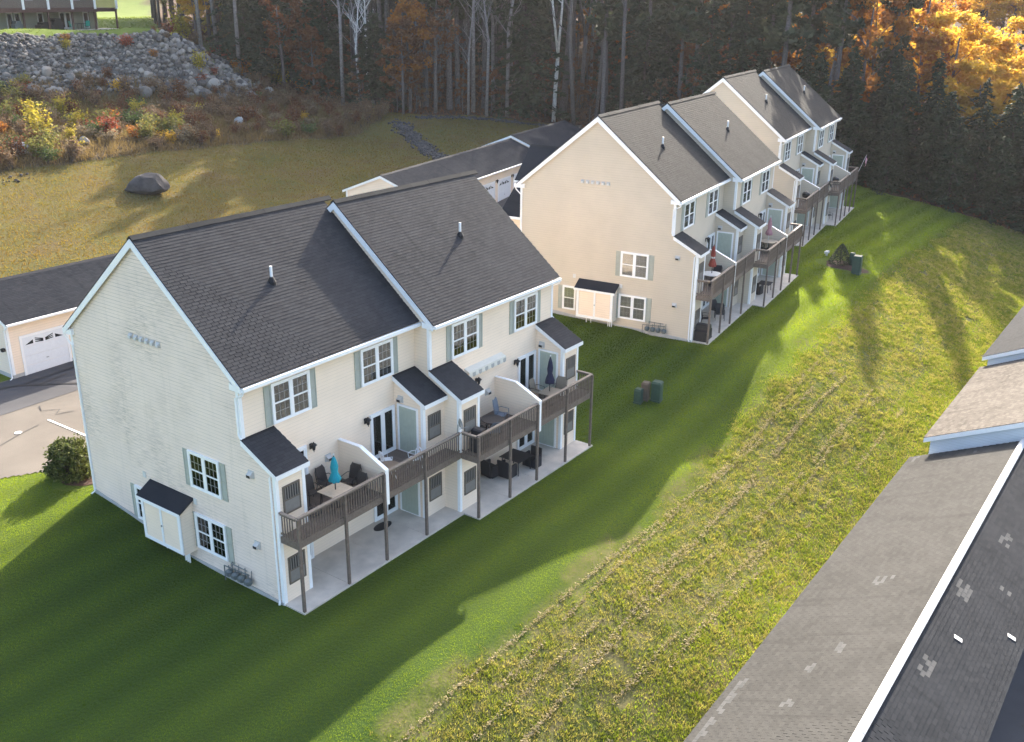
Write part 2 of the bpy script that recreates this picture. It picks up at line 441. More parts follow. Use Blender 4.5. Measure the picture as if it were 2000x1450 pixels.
def hash2(ix, iy, s=0):
    h = np.sin(ix*127.1 + iy*311.7 + s*74.7)*43758.5453
    return h - np.floor(h)
def vnoise(x, y, sc, s=0):
    x = x*sc; y = y*sc
    ix = np.floor(x); iy = np.floor(y); fx = x-ix; fy = y-iy
    fx = fx*fx*(3-2*fx); fy = fy*fy*(3-2*fy)
    a = hash2(ix, iy, s); b = hash2(ix+1, iy, s); c = hash2(ix, iy+1, s); d = hash2(ix+1, iy+1, s)
    return (a*(1-fx)+b*fx)*(1-fy) + (c*(1-fx)+d*fx)*fy
def fbm(x, y, sc, s=0):
    return 0.5*vnoise(x, y, sc, s)+0.3*vnoise(x, y, sc*2.1, s+1)+0.2*vnoise(x, y, sc*4.3, s+2)
def inpoly(x, y, P):
    r = np.zeros(x.shape, bool); n = len(P)
    for i in range(n):
        x0, y0 = P[i]; x1, y1 = P[(i+1) % n]
        if y0 == y1: continue
        c = ((y0 > y) != (y1 > y)) & (x < (x1-x0)*(y-y0)/(y1-y0)+x0)
        r ^= c
    return r
POLY_BRUSH = [(-30,62),(15,60.5),(26,58.6),(36,57.6),(52,58),(67,58.6),(72,60),(78,64),(70,84),(66,76.5),(58,78.8),(48.4,82.5),(37.6,84.9),(-30,85)]
POLY_ROCK = [(-30,84),(37.6,83),(48.4,80.6),(58,77),(66,74.8),(72,78),(70,86),(59.4,84.6),(51,88.4),(42,90.4),(-30,92.4)]
POLY_FOREST = [(240,330),(150,214),(112,160),(80,115),(69,98),(66.5,84),(73,76),(77,63),(79,59.2),(88,56.2),(97,49),(96,36),(92,20),(86.5,4.5),(83.3,-4.4),(83.8,-11.6),(80,-26),(84,-60),(90,-150),(420,-150),(420,330)]
POLY_LOT = [(-30,15.2),(-3,15.0),(-0.2,13.3),(0.3,12.9),(10,12.6),(19,12.6),(24,14.5),(30,15.5),(52,19),(72,22),(72,26.5),(55,29.8),(42,26.9),(19,25.3),(-12,25.3),(-30,25)]
_bx = np.array([-60,-5,0,6,12,20,26,35,45,60,75,100.]); _by = np.array([-9.4,-9.4,-9.3,-9.6,-9.6,-8.8,-8.3,-8.0,-7.4,-7.2,-7.3,-7.4])
def bank_edge(x): return np.interp(x, _bx, _by)

def axis(a, b, lo, hi, fine, coarse):
    L = []; v = lo
    while v < a: L.append(v); v += coarse*min(1.0, max(0.25, (a-v)/60))
    v = a
    while v < b: L.append(v); v += fine
    v = b
    while v <= hi: L.append(v); v += coarse*min(1.0, max(0.25, (v-b)/60))
    return np.array(L)
GX = axis(-14, 92, -160, 420, 0.55, 6.0)
GY = axis(-18, 96, -160, 330, 0.55, 6.0)
gx, gy = np.meshgrid(GX, GY, indexing='ij')
fx_, fy_ = gx.ravel(), gy.ravel()
gz = np.concatenate([tps(a, b) for a, b in zip(np.array_split(fx_, 40), np.array_split(fy_, 40))])
gz = np.clip(gz, -6, 60)
jx = fx_ + (fbm(fx_, fy_, 0.35, 3)-.5)*2.4; jy = fy_ + (fbm(fx_, fy_, 0.35, 8)-.5)*2.4
m_bank = ((jy < bank_edge(fx_)+0.4) & (fx_ < 90)).astype(float)
m_forest = inpoly(jx, jy, POLY_FOREST).astype(float)
m_brush = inpoly(jx, jy, POLY_BRUSH).astype(float)
m_rock = inpoly(jx, jy, POLY_ROCK).astype(float)
m_back = ((fy_ > 30) & (fy_ < 64)).astype(float)
m_terr = ((fy_ > 87) & (m_forest < .5)).astype(float)
# rough ground relief
gz += (m_bank*0.16 + m_brush*0.35 + m_forest*0.35 + m_rock*0.3)*(fbm(fx_, fy_, 0.9, 5)-.45)
# level benches for the three rows so that no turf pokes through the patios
for (bx_, by_, bz_, br_) in ((0, 0, 0, 0.0), (31.102, -.865, 1.7245, .1215), (56.107, 2.686, 2.326, .142)):
    c0, s0 = math.cos(br_), math.sin(br_); du, dv = fx_-bx_, fy_-by_
    u_, v_ = c0*du+s0*dv, -s0*du+c0*dv
    back = -2.452-.35-np.where(u_ > 9.2-.3, .83, 0)
    ex_ = np.maximum(np.maximum(-.1-u_, u_-18.6), 0); ey_ = np.maximum(np.maximum(back-v_, v_-.9), 0)
    dd_ = np.hypot(ex_, ey_); wgt = np.clip(1-dd_/1.6, 0, 1); wgt = wgt*wgt*(3-2*wgt)
    gz = gz*(1-wgt)+(bz_-.03)*wgt
GZ = gz.reshape(gx.shape)
def ground_z(x, y):
    x = np.atleast_1d(np.asarray(x, float)); y = np.atleast_1d(np.asarray(y, float))
    i = np.clip(np.searchsorted(GX, x)-1, 0, len(GX)-2); j = np.clip(np.searchsorted(GY, y)-1, 0, len(GY)-2)
    u = np.clip((x-GX[i])/(GX[i+1]-GX[i]), 0, 1); v = np.clip((y-GY[j])/(GY[j+1]-GY[j]), 0, 1)
    return (GZ[i, j]*(1-u)+GZ[i+1, j]*u)*(1-v) + (GZ[i, j+1]*(1-u)+GZ[i+1, j+1]*u)*v
def gzs(x, y): return float(ground_z(x, y)[0])

def ground_material():
    t = NT('ground'); P = t.pos()
    sep = t.n('ShaderNodeSeparateXYZ'); t.l(P, sep.inputs[0])
    n1 = t.noise(P, 0.22, 5); n2 = t.noise(P, 1.6, 4); n3 = t.noise(P, 9.0, 4)
    # mown lawn with mower stripes
    wv = t.n('ShaderNodeTexWave'); wv.wave_type = 'BANDS'; wv.bands_direction = 'Y'
    wv.inputs['Scale'].default_value = 0.16; wv.inputs['Distortion'].default_value = 1.2; wv.inputs['Detail'].default_value = 1
    wv.inputs['Detail Scale'].default_value = 0.3
    t.l(P, wv.inputs[0])
    lawn = t.ramp(n1, [(0.25, (0.019, 0.046, 0.011)), (0.55, (0.026, 0.056, 0.013)), (0.8, (0.040, 0.061, 0.016))])
    lawn = t.mix(t.math('MULTIPLY', wv.outputs['Fac'], 0.75), lawn, (0.011, 0.034, 0.011))
    lawn = t.mix(t.ramp(n3, [(0.35, 0.4), (0.7, 0.0)]), lawn, (0.014, 0.032, 0.009))
    bank = t.ramp(n2, [(0.25, (0.045, 0.058, 0.017)), (0.45, (0.078, 0.090, 0.026)), (0.6, (0.11, 0.105, 0.042)), (0.78, (0.135, 0.108, 0.06))])
    bank = t.mix(t.ramp(n1, [(0.45, 0.0), (0.7, 0.55)]), bank, (0.12, 0.085, 0.055))
    back = t.ramp(n1, [(0.3, (0.068, 0.074, 0.024)), (0.5, (0.10, 0.088, 0.03)), (0.7, (0.098, 0.072, 0.036))])
    back = t.mix(t.ramp(n2, [(0.4, 0.0), (0.7, 0.5)]), back, (0.11, 0.08, 0.035))
    brush = t.ramp(n2, [(0.3, (0.045, 0.035, 0.024)), (0.6, (0.10, 0.075, 0.045)), (0.8, (0.13, 0.10, 0.055))])
    forest = t.ramp(n2, [(0.3, (0.035, 0.022, 0.016)), (0.55, (0.085, 0.048, 0.030)), (0.8, (0.13, 0.075, 0.04))])
    rockc = t.ramp(n3, [(0.3, (0.05, 0.048, 0.05)), (0.7, (0.17, 0.16, 0.155))])
    terr = t.ramp(n1, [(0.3, (0.085, 0.125, 0.02)), (0.7, (0.12, 0.16, 0.028))])
    c = t.mix(t.attr('m_back'), lawn, back)
    c = t.mix(t.attr('m_bank'), c, bank)
    c = t.mix(t.attr('m_terr'), c, terr)
    c = t.mix(t.attr('m_brush'), c, brush)
    c = t.mix(t.attr('m_forest'), c, forest)
    c = t.mix(t.attr('m_rock'), c, rockc)
    t.col(c); t.rough(0.95); t.b.inputs['Specular IOR Level'].default_value = 0.05
    t.bump(n3, 0.6, 0.06)
    zz_ = t.math('ADD', t.math('ADD', t.attr('m_forest'), t.attr('m_back')), t.math('ADD', t.attr('m_bank'), t.attr('m_terr')))
    sh = t.math('MULTIPLY', t.math('SUBTRACT', 1.0, zz_, True), 0.5); t.l(sh, t.b.inputs['Sheen Weight'])
    t.b.inputs['Sheen Roughness'].default_value = 0.45; t.b.inputs['Sheen Tint'].default_value = (0.56, 0.62, 0.08, 1)
    return t.m
nx_, ny_ = len(GX), len(GY)
ii = np.arange(nx_*ny_).reshape(nx_, ny_)
faces = np.stack([ii[:-1, :-1].ravel(), ii[1:, :-1].ravel(), ii[1:, 1:].ravel(), ii[:-1, 1:].ravel()], 1)
gme = np_mesh('ground', np.stack([fx_, fy_, gz], 1), faces, ground_material(),
              [('m_bank', 'POINT', m_bank), ('m_forest', 'POINT', m_forest), ('m_brush', 'POINT', m_brush), ('m_rock', 'POINT', m_rock), ('m_back', 'POINT', m_back), ('m_terr', 'POINT', m_terr)], smooth=True)
struct(obj('ground', gme))

# parking lot, draped 3 cm above the ground sheet
def drape(name, poly, mat, lift, step=0.6):
    xs = [p[0] for p in poly]; ys = [p[1] for p in poly]
    X = np.arange(min(xs), max(xs)+step, step); Y = np.arange(min(ys), max(ys)+step, step)
    a, b = np.meshgrid(X, Y, indexing='ij')
    ins = inpoly(a.ravel()+step/2, b.ravel()+step/2, poly).reshape(a.shape)
    z = ground_z(a.ravel(), b.ravel())+lift
    idx = np.arange(a.size).reshape(a.shape)
    q = np.stack([idx[:-1, :-1], idx[1:, :-1], idx[1:, 1:], idx[:-1, 1:]], -1)[ins[:-1, :-1]]
    used = np.unique(q); remap = np.zeros(a.size, int); remap[used] = np.arange(len(used))
    V = np.stack([a.ravel(), b.ravel(), z], 1)[used]
    return obj(name, np_mesh(name, V, remap[q], mat, smooth=True))
struct(drape('parking_lot', POLY_LOT, M['asphalt_worn'], 0.03, 0.15))
# newer dark apron along the garages
APRON = [(-30,21.6),(2.0,21.0),(12,21.3),(20,21.4),(20,25.15),(-30,24.9)]
struct(drape('garage_apron', APRON, M['asphalt_new'], 0.045, 0.3))
APRON2 = [(36,23.5),(60,27.4),(72,29.5),(72,31.5),(55,29.6),(42,27.6),(36,26.2)]
struct(drape('far_garage_apron', APRON2, M['asphalt_new'], 0.048, 0.3))

def ribbon(pts, w, mat, name, lift, parent=None):
    b = MB(); P = []
    for i in range(len(pts)-1):
        a = Vector((*pts[i], 0)); c = Vector((*pts[i+1], 0)); n = max(1, int((c-a).length/0.25))
        P += [a.lerp(c, k/n) for k in range(n)]
    P.append(Vector((*pts[-1], 0)))
    L = []
    for i, p in enumerate(P):
        d = (P[min(i+1, len(P)-1)]-P[max(i-1, 0)]).normalized(); s = Vector((-d.y, d.x, 0))
        ww = w*(0.75+0.5*random.random()) if mat == M['tar'] else w
        for q in (p-s*ww/2, p+s*ww/2): L.append((q.x, q.y, gzs(q.x, q.y)+lift))
    for i in range(len(P)-1):
        b.quad(L[2*i], L[2*i+1], L[2*i+3], L[2*i+2])
    return b.build(name, mat, parent)
tag(ribbon([(2.9, 18.6), (2.9, 13.6)], 0.11, M['paint_white'], 'parking_line', 0.055), 'white painted parking bay line on the worn asphalt beside the near townhouse', 'road marking')
struct(ribbon([(-3, 21.8), (1.8, 22.9), (3.0, 24.2)], 0.16, M['tar'], 'crack_seal', 0.07))
struct(ribbon([(-6, 24.4), (1.5, 24.9), (4.3, 24.2), (6.2, 22.2), (6.6, 21.6)], 0.18, M['tar'], 'crack_seal', 0.072))
struct(ribbon([(4.8, 24.0), (9, 24.3), (14, 24.6)], 0.13, M['tar'], 'crack_seal', 0.074))
struct(ribbon([(5.2, 23.3), (6.9, 23.6)], 0.10, M['tar'], 'crack_seal', 0.076))
struct(ribbon([(3.6, 20.6), (3.3, 19.9), (4.0, 19.4), (3.5, 18.9), (4.3, 18.6)], 0.05, M['tar'], 'crack_seal', 0.056))
struct(ribbon([(-6, 16.4), (-1, 17.2), (1.2, 18.1), (2.3, 18.4)], 0.035, M['tar'], 'crack_seal', 0.056))
# round white dots painted in the bays
for k, (x, y) in enumerate(((5.4, 18.0), (1.2, 18.3))):
    b = MB(); b.poly([(x+.17*math.cos(t*math.pi/8), y+.17*math.sin(t*math.pi/8), gzs(x, y)+.058) for t in range(16)])
    tag(b.build('painted_dot', M['paint_white']), ('round white painted dot on the asphalt between the bay line and the garage', 'round white painted dot on the asphalt left of the bay line')[k], 'road marking')
# ------------------------------------------------------------------ townhouse module
W, D, HE, ZR, J = 9.213, 10.1, 8.3, 12.72, 0.83
BD, BW, ZT, ZB, DD = 1.556, 1.334, 6.235, 5.332, 2.452
R0 = D/2
SL = (ZR-HE)/(R0+0.3)
ANG = math.atan(SL)
FLOOR, RAIL = 2.88, 3.83

def laps(mb, org, ud, nd, zlo, zhi, ext, step=0.14, lip=0.018):
    org = Vector(org); ud = Vector(ud); nd = Vector(nd); z = zlo
    while z < zhi-1e-6:
        z1 = min(z+step, zhi); a0, b0 = ext(z+1e-4); a1, b1 = ext(z1-1e-4)
        if b0-a0 > 0.01:
            if b1 <= a1: a1 = b1 = (a0+b0)/2
            zz = Vector((0, 0, 1))
            A = org+ud*a0+zz*z; B = org+ud*b0+zz*z; C = org+ud*b1+zz*z1; E = org+ud*a1+zz*z1
            mb.quad(tuple(A+nd*lip), tuple(B+nd*lip), tuple(C), tuple(E))
            mb.quad(tuple(A), tuple(B), tuple(B+nd*lip), tuple(A+nd*lip))
        z = z1
def flat(a, b): return lambda z: (a, b)

def tabs_rows(x0, x1, pe, pr, expo=0.143, tab=0.305):
    """list of shingle tabs on a slope: (centre x, width, slope position)"""
    L = math.hypot(pr[0]-pe[0], pr[1]-pe[1]); n = int(L/expo); out = []
    for k in range(n):
        off = (k % 2)*tab/2 + random.uniform(-.01, .01)
        x = x0-off
        while x < x1:
            a = max(x, x0); b = min(x+tab, x1)
            if b-a > 0.04: out.append((a, b, k*expo))
            x += tab
    return out, L
def add_tab(mb, a, b, s, pe, pr, L, expo, r):
    dy, dz = (pr[0]-pe[0])/L, (pr[1]-pe[1])/L; ny, nz = -dz, dy
    if nz < 0: ny, nz = -ny, -nz
    h = 0.011+random.uniform(0, .006); g = 0.006
    def P(x, t, o): return (x, pe[0]+dy*t+ny*o, pe[1]+dz*t+nz*o)
    a += g; b -= g
    p = (P(a, s, h), P(b, s, h), P(b, s+expo, .004), P(a, s+expo, .004))
    mb.quad(*p, r)
    mb.quad(P(a, s, 0), P(b, s, 0), p[1], p[0], r)
def shingle_slope(parent, x0, x1, pe, pr, mat, single=None, expo=0.143, tab=0.305, pale=None, pale_mat=None, xform=None):
    """shingle tabs on one slope; the nearest ones can be objects of their own"""
    tabs, L = tabs_rows(x0, x1, pe, pr, expo, tab)
    mb = MB(); mp = MB(); solo = []
    dy, dz = (pr[0]-pe[0])/L, (pr[1]-pe[1])/L
    if single:
        def key(t):
            c = Vector(((t[0]+t[1])/2, pe[0]+dy*t[2], pe[1]+dz*t[2]))
            return ((xform @ c if xform else c)-CAM_LOC).length
        order = sorted((t for t in tabs if t[1]-t[0] > tab-.001 and t[0] > single[1]), key=key)[:single[0]]
        solo = set(id(t) for t in order)
        tm = MB(); add_tab(tm, -tab/2, tab/2, 0, (0, 0), (1, 0), 1.0, expo, 0.0)
        tm.quad((-tab/2+.006, 0, 0), (-tab/2+.006, expo, 0), (-tab/2+.006, expo, .004), (-tab/2+.006, 0, .016))
        tm.quad((tab/2-.006, 0, 0), (tab/2-.006, expo, 0), (tab/2-.006, expo, .004), (tab/2-.006, 0, .016))
        me = tm.mesh('shingle', mat)
    for t in tabs:
        c = ((t[0]+t[1])/2, t[2])
        if single and id(t) in solo:
            o = obj('shingle', me, parent, (c[0], pe[0]+dy*t[2], pe[1]+dz*t[2]))
            o.rotation_euler = (math.atan2(dz, dy), 0, 0) if dy > 0 else (math.atan2(dz, -dy), 0, math.pi)
            continue
        if pale and random.random() < .62 and any(abs(c[0]-q[0]) < q[2]/2 and abs(c[1]-q[1]) < q[3]/2 for q in pale): add_tab(mp, *t, pe, pr, L, expo, random.random())
        else: add_tab(mb, *t, pe, pr, L, expo, random.random()*.98+.01)
    stuff(mb.build('shingles', mat, parent))
    if mp.f: stuff(mp.build('replaced_shingles', pale_mat, parent))

WIN = {}
def window_meshes(w, h, halves, style):
    key = (round(w, 3), round(h, 3), halves, style)
    if key in WIN: return WIN[key]
    cas = 0.085
    fr = MB()
    fr.box(-w/2, w/2, -.075, 0, 0, cas*.8); fr.box(-w/2, w/2, -.075, 0, h-cas, h)
    fr.box(-w/2, -w/2+cas, -.075, 0, cas*.8, h-cas); fr.box(w/2-cas, w/2, -.075, 0, cas*.8, h-cas)
    gaps = []; inner = w-2*cas; mul = 0.11
    hw = (inner-(halves-1)*mul)/halves
    for i in range(halves):
        a = -w/2+cas+i*(hw+mul); gaps.append((a, a+hw))
        if i: fr.box(a-mul, a, -.07, 0, cas*.8, h-cas)
    parts = [('room', 'room_dark', None)]
    rm = MB(); rm.box(-w/2+.02, w/2-.02, -.02, -.003, .02, h-.02)
    lst = [('interior', rm.mesh('interior', M['room_dark']))]
    z0, z1 = cas*.8, h-cas; zm = (z0+z1)/2; st = 0.04
    sash = MB(); mun = MB()
    for (a, b) in gaps:
        if style == 'slider':
            for x in (a, b-.06): sash.box(x, x+.06, -.062, -.03, z0, z1)
            sash.box(a+.06, b-.06, -.062, -.03, z0, z0+.1); sash.box(a+.06, b-.06, -.062, -.03, z1-.07, z1)
        else:
            for x in (a, b-st): sash.box(x, x+st, -.062, -.03, z0, z1)
            for (q0, q1) in ((z0, z0+st), (zm-st*.7, zm+st*.7), (z1-st, z1)): sash.box(a+st, b-st, -.06, -.03, q0, q1)
            for (q0, q1) in ((z0+st, zm-st*.7), (zm+st*.7, z1-st)):
                for k in (1, 2):
                    x = a+st+(b-a-2*st)*k/3; mun.box(x-.007, x+.007, -.052, -.044, q0, q1)
                q = (q0+q1)/2; mun.box(a+st, b-st, -.0515, -.0445, q-.007, q+.007)
    lst.append(('sash', sash.mesh('sash', M['white'])))
    if mun.f: lst.append(('muntins', mun.mesh('muntins', M['muntin'])))
    for (a, b) in gaps:
        if style == 'slider':
            pn = MB(); pn.box(a+.05, b-.05, -.05, -.045, z0+.09, z1-.06); lst.append(('pane', pn.mesh('pane', M['glass'])))
            continue
        for (q0, q1) in ((z0+.03, zm-.02), (zm+.02, z1-.03)):
            pn = MB(); pn.box(a+.03, b-.03, -.05, -.045, q0, q1); lst.append(('pane', pn.mesh('pane', M['glass'])))
        if style == 'drape':
            for sgn in (1, ):
                cu = MB(); n = 9; P = []
                for k in range(n+1):
                    f = k/n; zz = z1-.03-(z1-z0-.1)*f
                    xl = a+.035+(b-a)*(.05+.55*max(0, f-.25)**1.2)*0+0; wdt = (b-a-.07)*(1-.10*f if f < .45 else max(.16, .95-1.7*(f-.45)))
                    sh = (b-a-.07)*0.02*math.sin(9*f)
                    P.append(((a+.035+sh, -.034-.006*math.sin(k*2.2), zz), (a+.035+wdt+sh, -.034+.004*math.sin(k*2.2), zz)))
                for k in range(n): cu.quad(P[k][0], P[k][1], P[k+1][1], P[k+1][0])
                lst.append(('curtain', cu.mesh('curtain', M['curtain' if style == 'drape' else 'blind'])))
        elif style == 'sheer':
            cu = MB(); n = 14
            for k in range(n):
                x = a+.03+(b-a-.06)*k/n; x2 = a+.03+(b-a-.06)*(k+1)/n; o1 = -.03-.006*(k % 2); o2 = -.03-.006*((k+1) % 2)
                cu.quad((x, o1, z0+.03), (x2, o2, z0+.03), (x2, o2, z1-.03), (x, o1, z1-.03))
            lst.append(('curtain', cu.mesh('curtain', M['blind'])))
    WIN[key] = (fr.mesh('window', M['white']), lst)
    return WIN[key]
def put_window(parent, w, h, halves, style, loc, rz, name='window'):
    fm, lst = window_meshes(w, h, halves, style)
    o = obj(name, fm, parent, loc, rz)
    for nm, me in lst: obj(nm, me, o)
    return o
SHUT = {}
def put_shutter(parent, w, h, loc, rz):
    key = (round(w, 3), round(h, 3))
    if key not in SHUT:
        b = MB(); b.box(-w/2, w/2, -.012, 0, 0, h)
        for x in (-w/2, w/2-.04): b.box(x, x+.04, -.032, -.012, 0, h)
        for z in (0, h/2-.03, h-.06): b.box(-w/2+.04, w/2-.04, -.03, -.012, z, z+.06)
        z = .08
        while z < h-.08:
            if abs(z-h/2) > .05: b.quad((-w/2+.04, -.026, z), (w/2-.04, -.026, z), (w/2-.04, -.013, z+.035), (-w/2+.04, -.013, z+.035))
            z += .045
        SHUT[key] = b.mesh('shutter', M['sage'])
    return obj('shutter', SHUT[key], parent, loc, rz)

CACHE = {}
def cached(key, fn):
    if key not in CACHE: CACHE[key] = fn()
    return CACHE[key]
def lantern_mesh():
    b = MB(); b.box(-.06, .06, -.03, 0, -.12, .12); b.beam((0, -.03, .08), (0, -.16, .1), .025, .025)
    b.lathe([(.14, 0), (.10, .05), (.03, .09), (.02, .13)], (0, -.17, .08), 8)
    b.lathe([(.05, -.2), (.085, -.02), (.085, .0)], (0, -.17, .075), 8); b.lathe([(.01, -.28), (.02, -.2)], (0, -.17, .07), 6)
    return b.mesh('wall_lantern', M['black_metal'])
def hood_mesh():
    b = MB(); b.box(-.15, .15, -.03, 0, -.15, .15)
    b.prism([(-.11, -.03, .11), (-.11, -.17, .02), (-.11, -.15, -.11), (-.11, -.03, -.11)], (.22, 0, 0))
    return b.mesh('wall_vent', M['plastic_vent'])
def hood_dark():
    b = MB(); b.box(-.09, .09, -.178, -.165, -.09, .01); return b.mesh('vent_mouth', M['louver_dark'])

def L_trim(mb, x, y, sx, sy, z0, z1, w=.12):
    """white L-shaped corner board; sx, sy point outward"""
    o = .024
    P = [(x+sx*o, y+sy*o), (x-sx*w, y+sy*o), (x-sx*w, y-sy*.01), (x-sx*.01, y-sy*.01), (x-sx*.01, y-sy*w), (x+sx*o, y-sy*w)]
    mb.prism([(a, b, z0) for a, b in P], (0, 0, z1-z0))

def rail_run(deck, p0, p1, name_pref='', solid=False):
    """railing between two points: top rail, bottom rail, balusters each of their own"""
    p0 = Vector(p0); p1 = Vector(p1); d = p1-p0; L = d.length
    a = MB(); a.beam(p0+Vector((0, 0, RAIL-.02)), p1+Vector((0, 0, RAIL-.02)), .13, .04); a.build('top_rail', M['deck_wood_pale'], deck)
    a = MB(); a.beam(p0+Vector((0, 0, RAIL-.085)), p1+Vector((0, 0, RAIL-.085)), .04, .085); a.beam(p0+Vector((0, 0, FLOOR+.09)), p1+Vector((0, 0, FLOOR+.09)), .04, .07)
    a.build('rail', M['deck_wood'], deck)
    n = int(L/.128)
    me = cached('baluster', lambda: (lambda b: (b.box(-.018, .018, -.018, .018, FLOOR+.02, RAIL-.12), b.mesh('baluster', M['deck_wood']))[1])(MB()))
    ang = math.atan2(d.y, d.x)
    for k in range(1, n):
        q = p0+d*(k/n); nrm = Vector((d.y, -d.x, 0)).normalized()*.036
        obj('baluster', me, deck, (q.x+nrm.x, q.y+nrm.y, 0), ang)

def pvc(parent, x, y, h=.62):
    z = HE+(y+.3)*SL
    a = MB(); a.tube([(x, y, z-.1), (x, y, z+h)], .055, 10); o = a.build('vent_pipe', M['pipe_white'], parent)
    b = MB(); b.lathe([(.17, -.14), (.16, -.02), (.085, .13), (.06, .17)], (x, y, z+.04), 10); b.build('pipe_boot', M['rubber'], o)

def section(bl, s, n, side, weathered, xform, single, far=False):
    """one gabled section of a townhouse row; s = index, y stepped back by J"""
    ox, oy = s*W, -J*s
    wallm = M['siding'] if not far else M['siding_warm']
    T = lambda x, y, z=0: (ox+x, oy+y, z)
    # ---- walls
    def ext_gable(z):
        if z < 5.35: a = -BD
        elif z < 6.155: a = -(6.155-z)/.519
        else: a = 0.0
        a = max(a, -BD); b = D
        if z > 8.388: a = (z-8.388)/SL; b = D-a
        return a, b
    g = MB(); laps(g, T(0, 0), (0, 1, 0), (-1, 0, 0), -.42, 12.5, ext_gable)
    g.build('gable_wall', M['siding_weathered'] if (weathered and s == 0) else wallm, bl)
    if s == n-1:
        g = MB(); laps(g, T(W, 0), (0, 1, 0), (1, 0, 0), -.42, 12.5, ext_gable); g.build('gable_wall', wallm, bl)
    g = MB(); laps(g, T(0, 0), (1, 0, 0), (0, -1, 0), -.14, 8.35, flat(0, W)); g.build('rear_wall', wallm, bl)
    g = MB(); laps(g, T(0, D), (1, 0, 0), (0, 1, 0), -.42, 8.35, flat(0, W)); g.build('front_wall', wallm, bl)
    # ---- roof
    x1 = W+(.12 if s == n-1 else -.002)
    rf = MB()
    prof = [(-.3, HE), (R0, ZR), (D+.3, HE), (D+.3, HE-.045), (R0, ZR-.05), (-.3, HE-.045)]
    rf.prism([T(-.12, y, z) for y, z in prof[::-1]], (x1+.12, 0, 0))
    roof = rf.build('roof', M['shingle_base'], bl)
    mat = M['shingle'] if not far else M['shingle_tan']
    shingle_slope(roof, ox-.13, ox+x1+.01, (oy-.33, HE-.02), (oy+R0, ZR), mat, single, xform=xform)
    shingle_slope(roof, ox-.13, ox+x1+.01, (oy+D+.33, HE-.02), (oy+R0, ZR), mat, None, .286, .61)
    rc = MB(); rc.prism([T(-.13, y, z) for y, z in ((R0-.17, ZR-.09), (R0, ZR+.05), (R0+.17, ZR-.09), (R0+.15, ZR-.13), (R0, ZR+.01), (R0-.15, ZR-.13))], (1.22, 0, 0))
    rm_ = rc.mesh('ridge_cap', M['shingle_tan'])
    k = 0; xx = 0.0
    while xx < W-.6:
        o = obj('ridge_cap', rm_, roof, (xx, 0, random.uniform(0, .012))); xx += 1.215+.01
    # rake boards, gutters
    for xr in ([-.10] + ([W+.10] if s == n-1 else [])):
        for (ya, yb) in ((-.3, R0), (D+.3, R0)):
            rb = MB(); q = .02 if xr < 0 else -.02
            rb.prism([T(xr-q-.0, ya, HE-.05), T(xr-q, yb, ZR-.055), T(xr-q, yb, ZR-.36), T(xr-q, ya, HE-.3)], (-.03 if xr < 0 else .03, 0, 0)); rb.build('rake_board', M['white'], bl)
    for (ya, yb) in ((-.44, -.315), (D+.315, D+.44)):
        gt = MB(); gt.box(ox-.08, ox+x1-.02, oy+ya, oy+yb, HE-.21, HE-.075); gt.build('gutter', M['white'], bl)
    sf = MB(); sf.box(ox-.05, ox+W-.01, oy-.3, oy-.015, HE-.235, HE-.215); sf.box(ox-.05, ox+W-.01, oy+D+.015, oy+D+.3, HE-.235, HE-.215); sf.build('soffit', M['white'], bl)
    er = MB()
    er.prism([T(-.135, -.32, HE-.24), T(-.135, .28, HE-.24), T(-.135, .28, HE+.02), T(-.135, -.32, HE-.12)], (.12, 0, 0)); er.prism([T(-.135, D+.32, HE-.24), T(-.135, D-.28, HE-.24), T(-.135, D-.28, HE+.02), T(-.135, D+.32, HE-.12)], (.12, 0, 0))
    er.build('eave_return', M['white'], bl)
    pvc(roof, ox+(4.0 if s % 2 == 0 else 5.22), 2.5) if False else None
    px_, py_ = ox+(4.0 if s % 2 == 0 else 5.22), oy+2.5
    zz = HE+(2.5+.3)*SL
    a = MB(); a.tube([(px_, py_, zz-.1), (px_, py_, zz+.62)], .055, 10); o = a.build('vent_pipe', M['pipe_white'], roof)
    b = MB(); b.lathe([(.17, -.16), (.16, -.02), (.085, .13), (.06, .17)], (px_, py_, zz+.04), 10); b.build('pipe_boot', M['rubber'], o)
    # ---- corner boards
    def trim(x, y, sx, sy, z0, z1):
        t = MB(); L_trim(t, ox+x, oy+y, sx, sy, z0, z1); t.build('corner_board', M['white'], bl)
    trim(0, 0, -1, -1, ZT-.02, HE-.24); trim(0, -BD, -1, -1, -.05, ZB+.02); trim(BW, -BD, 1, -1, -.05, ZB+.02); trim(W-BW, -BD, -1, -1, -.05, ZB+.02)
    if s == 0: trim(0, D, -1, 1, -.2, HE-.24)
    if s == n-1: trim(W, 0, 1, -1, ZT-.02, HE-.24); trim(W, -BD, 1, -1, -.05, ZB+.02); trim(W, D, 1, 1, -.2, HE-.24)
    # ---- storage bump-outs
    for b_i, (xa, inner) in enumerate(((0.0, 1), (W-BW, -1))):
        g = MB(); laps(g, T(xa, -BD), (1, 0, 0), (0, -1, 0), -.14, ZB, flat(0, BW))
        def ext_b(z):
            a = -BD if z < 5.35 else -(6.155-z)/.519
            return max(a, -BD), 0.0
        if inner == 1: laps(g, T(BW, 0), (0, 1, 0), (1, 0, 0), -.14, 6.15, ext_b)
        else:
            laps(g, T(W-BW, 0), (0, 1, 0), (-1, 0, 0), -.14, 6.15, ext_b)
        g.build('storage_wall', wallm, bl)
        xo = ox+xa-.10; xp = ox+xa+BW+(.10 if inner == 1 or s == n-1 else -.02)
        r = MB()
        prof2 = [(-.005, ZT), (-BD-.18, ZB), (-BD-.18, ZB-.035), (-.005, ZT-.035)]
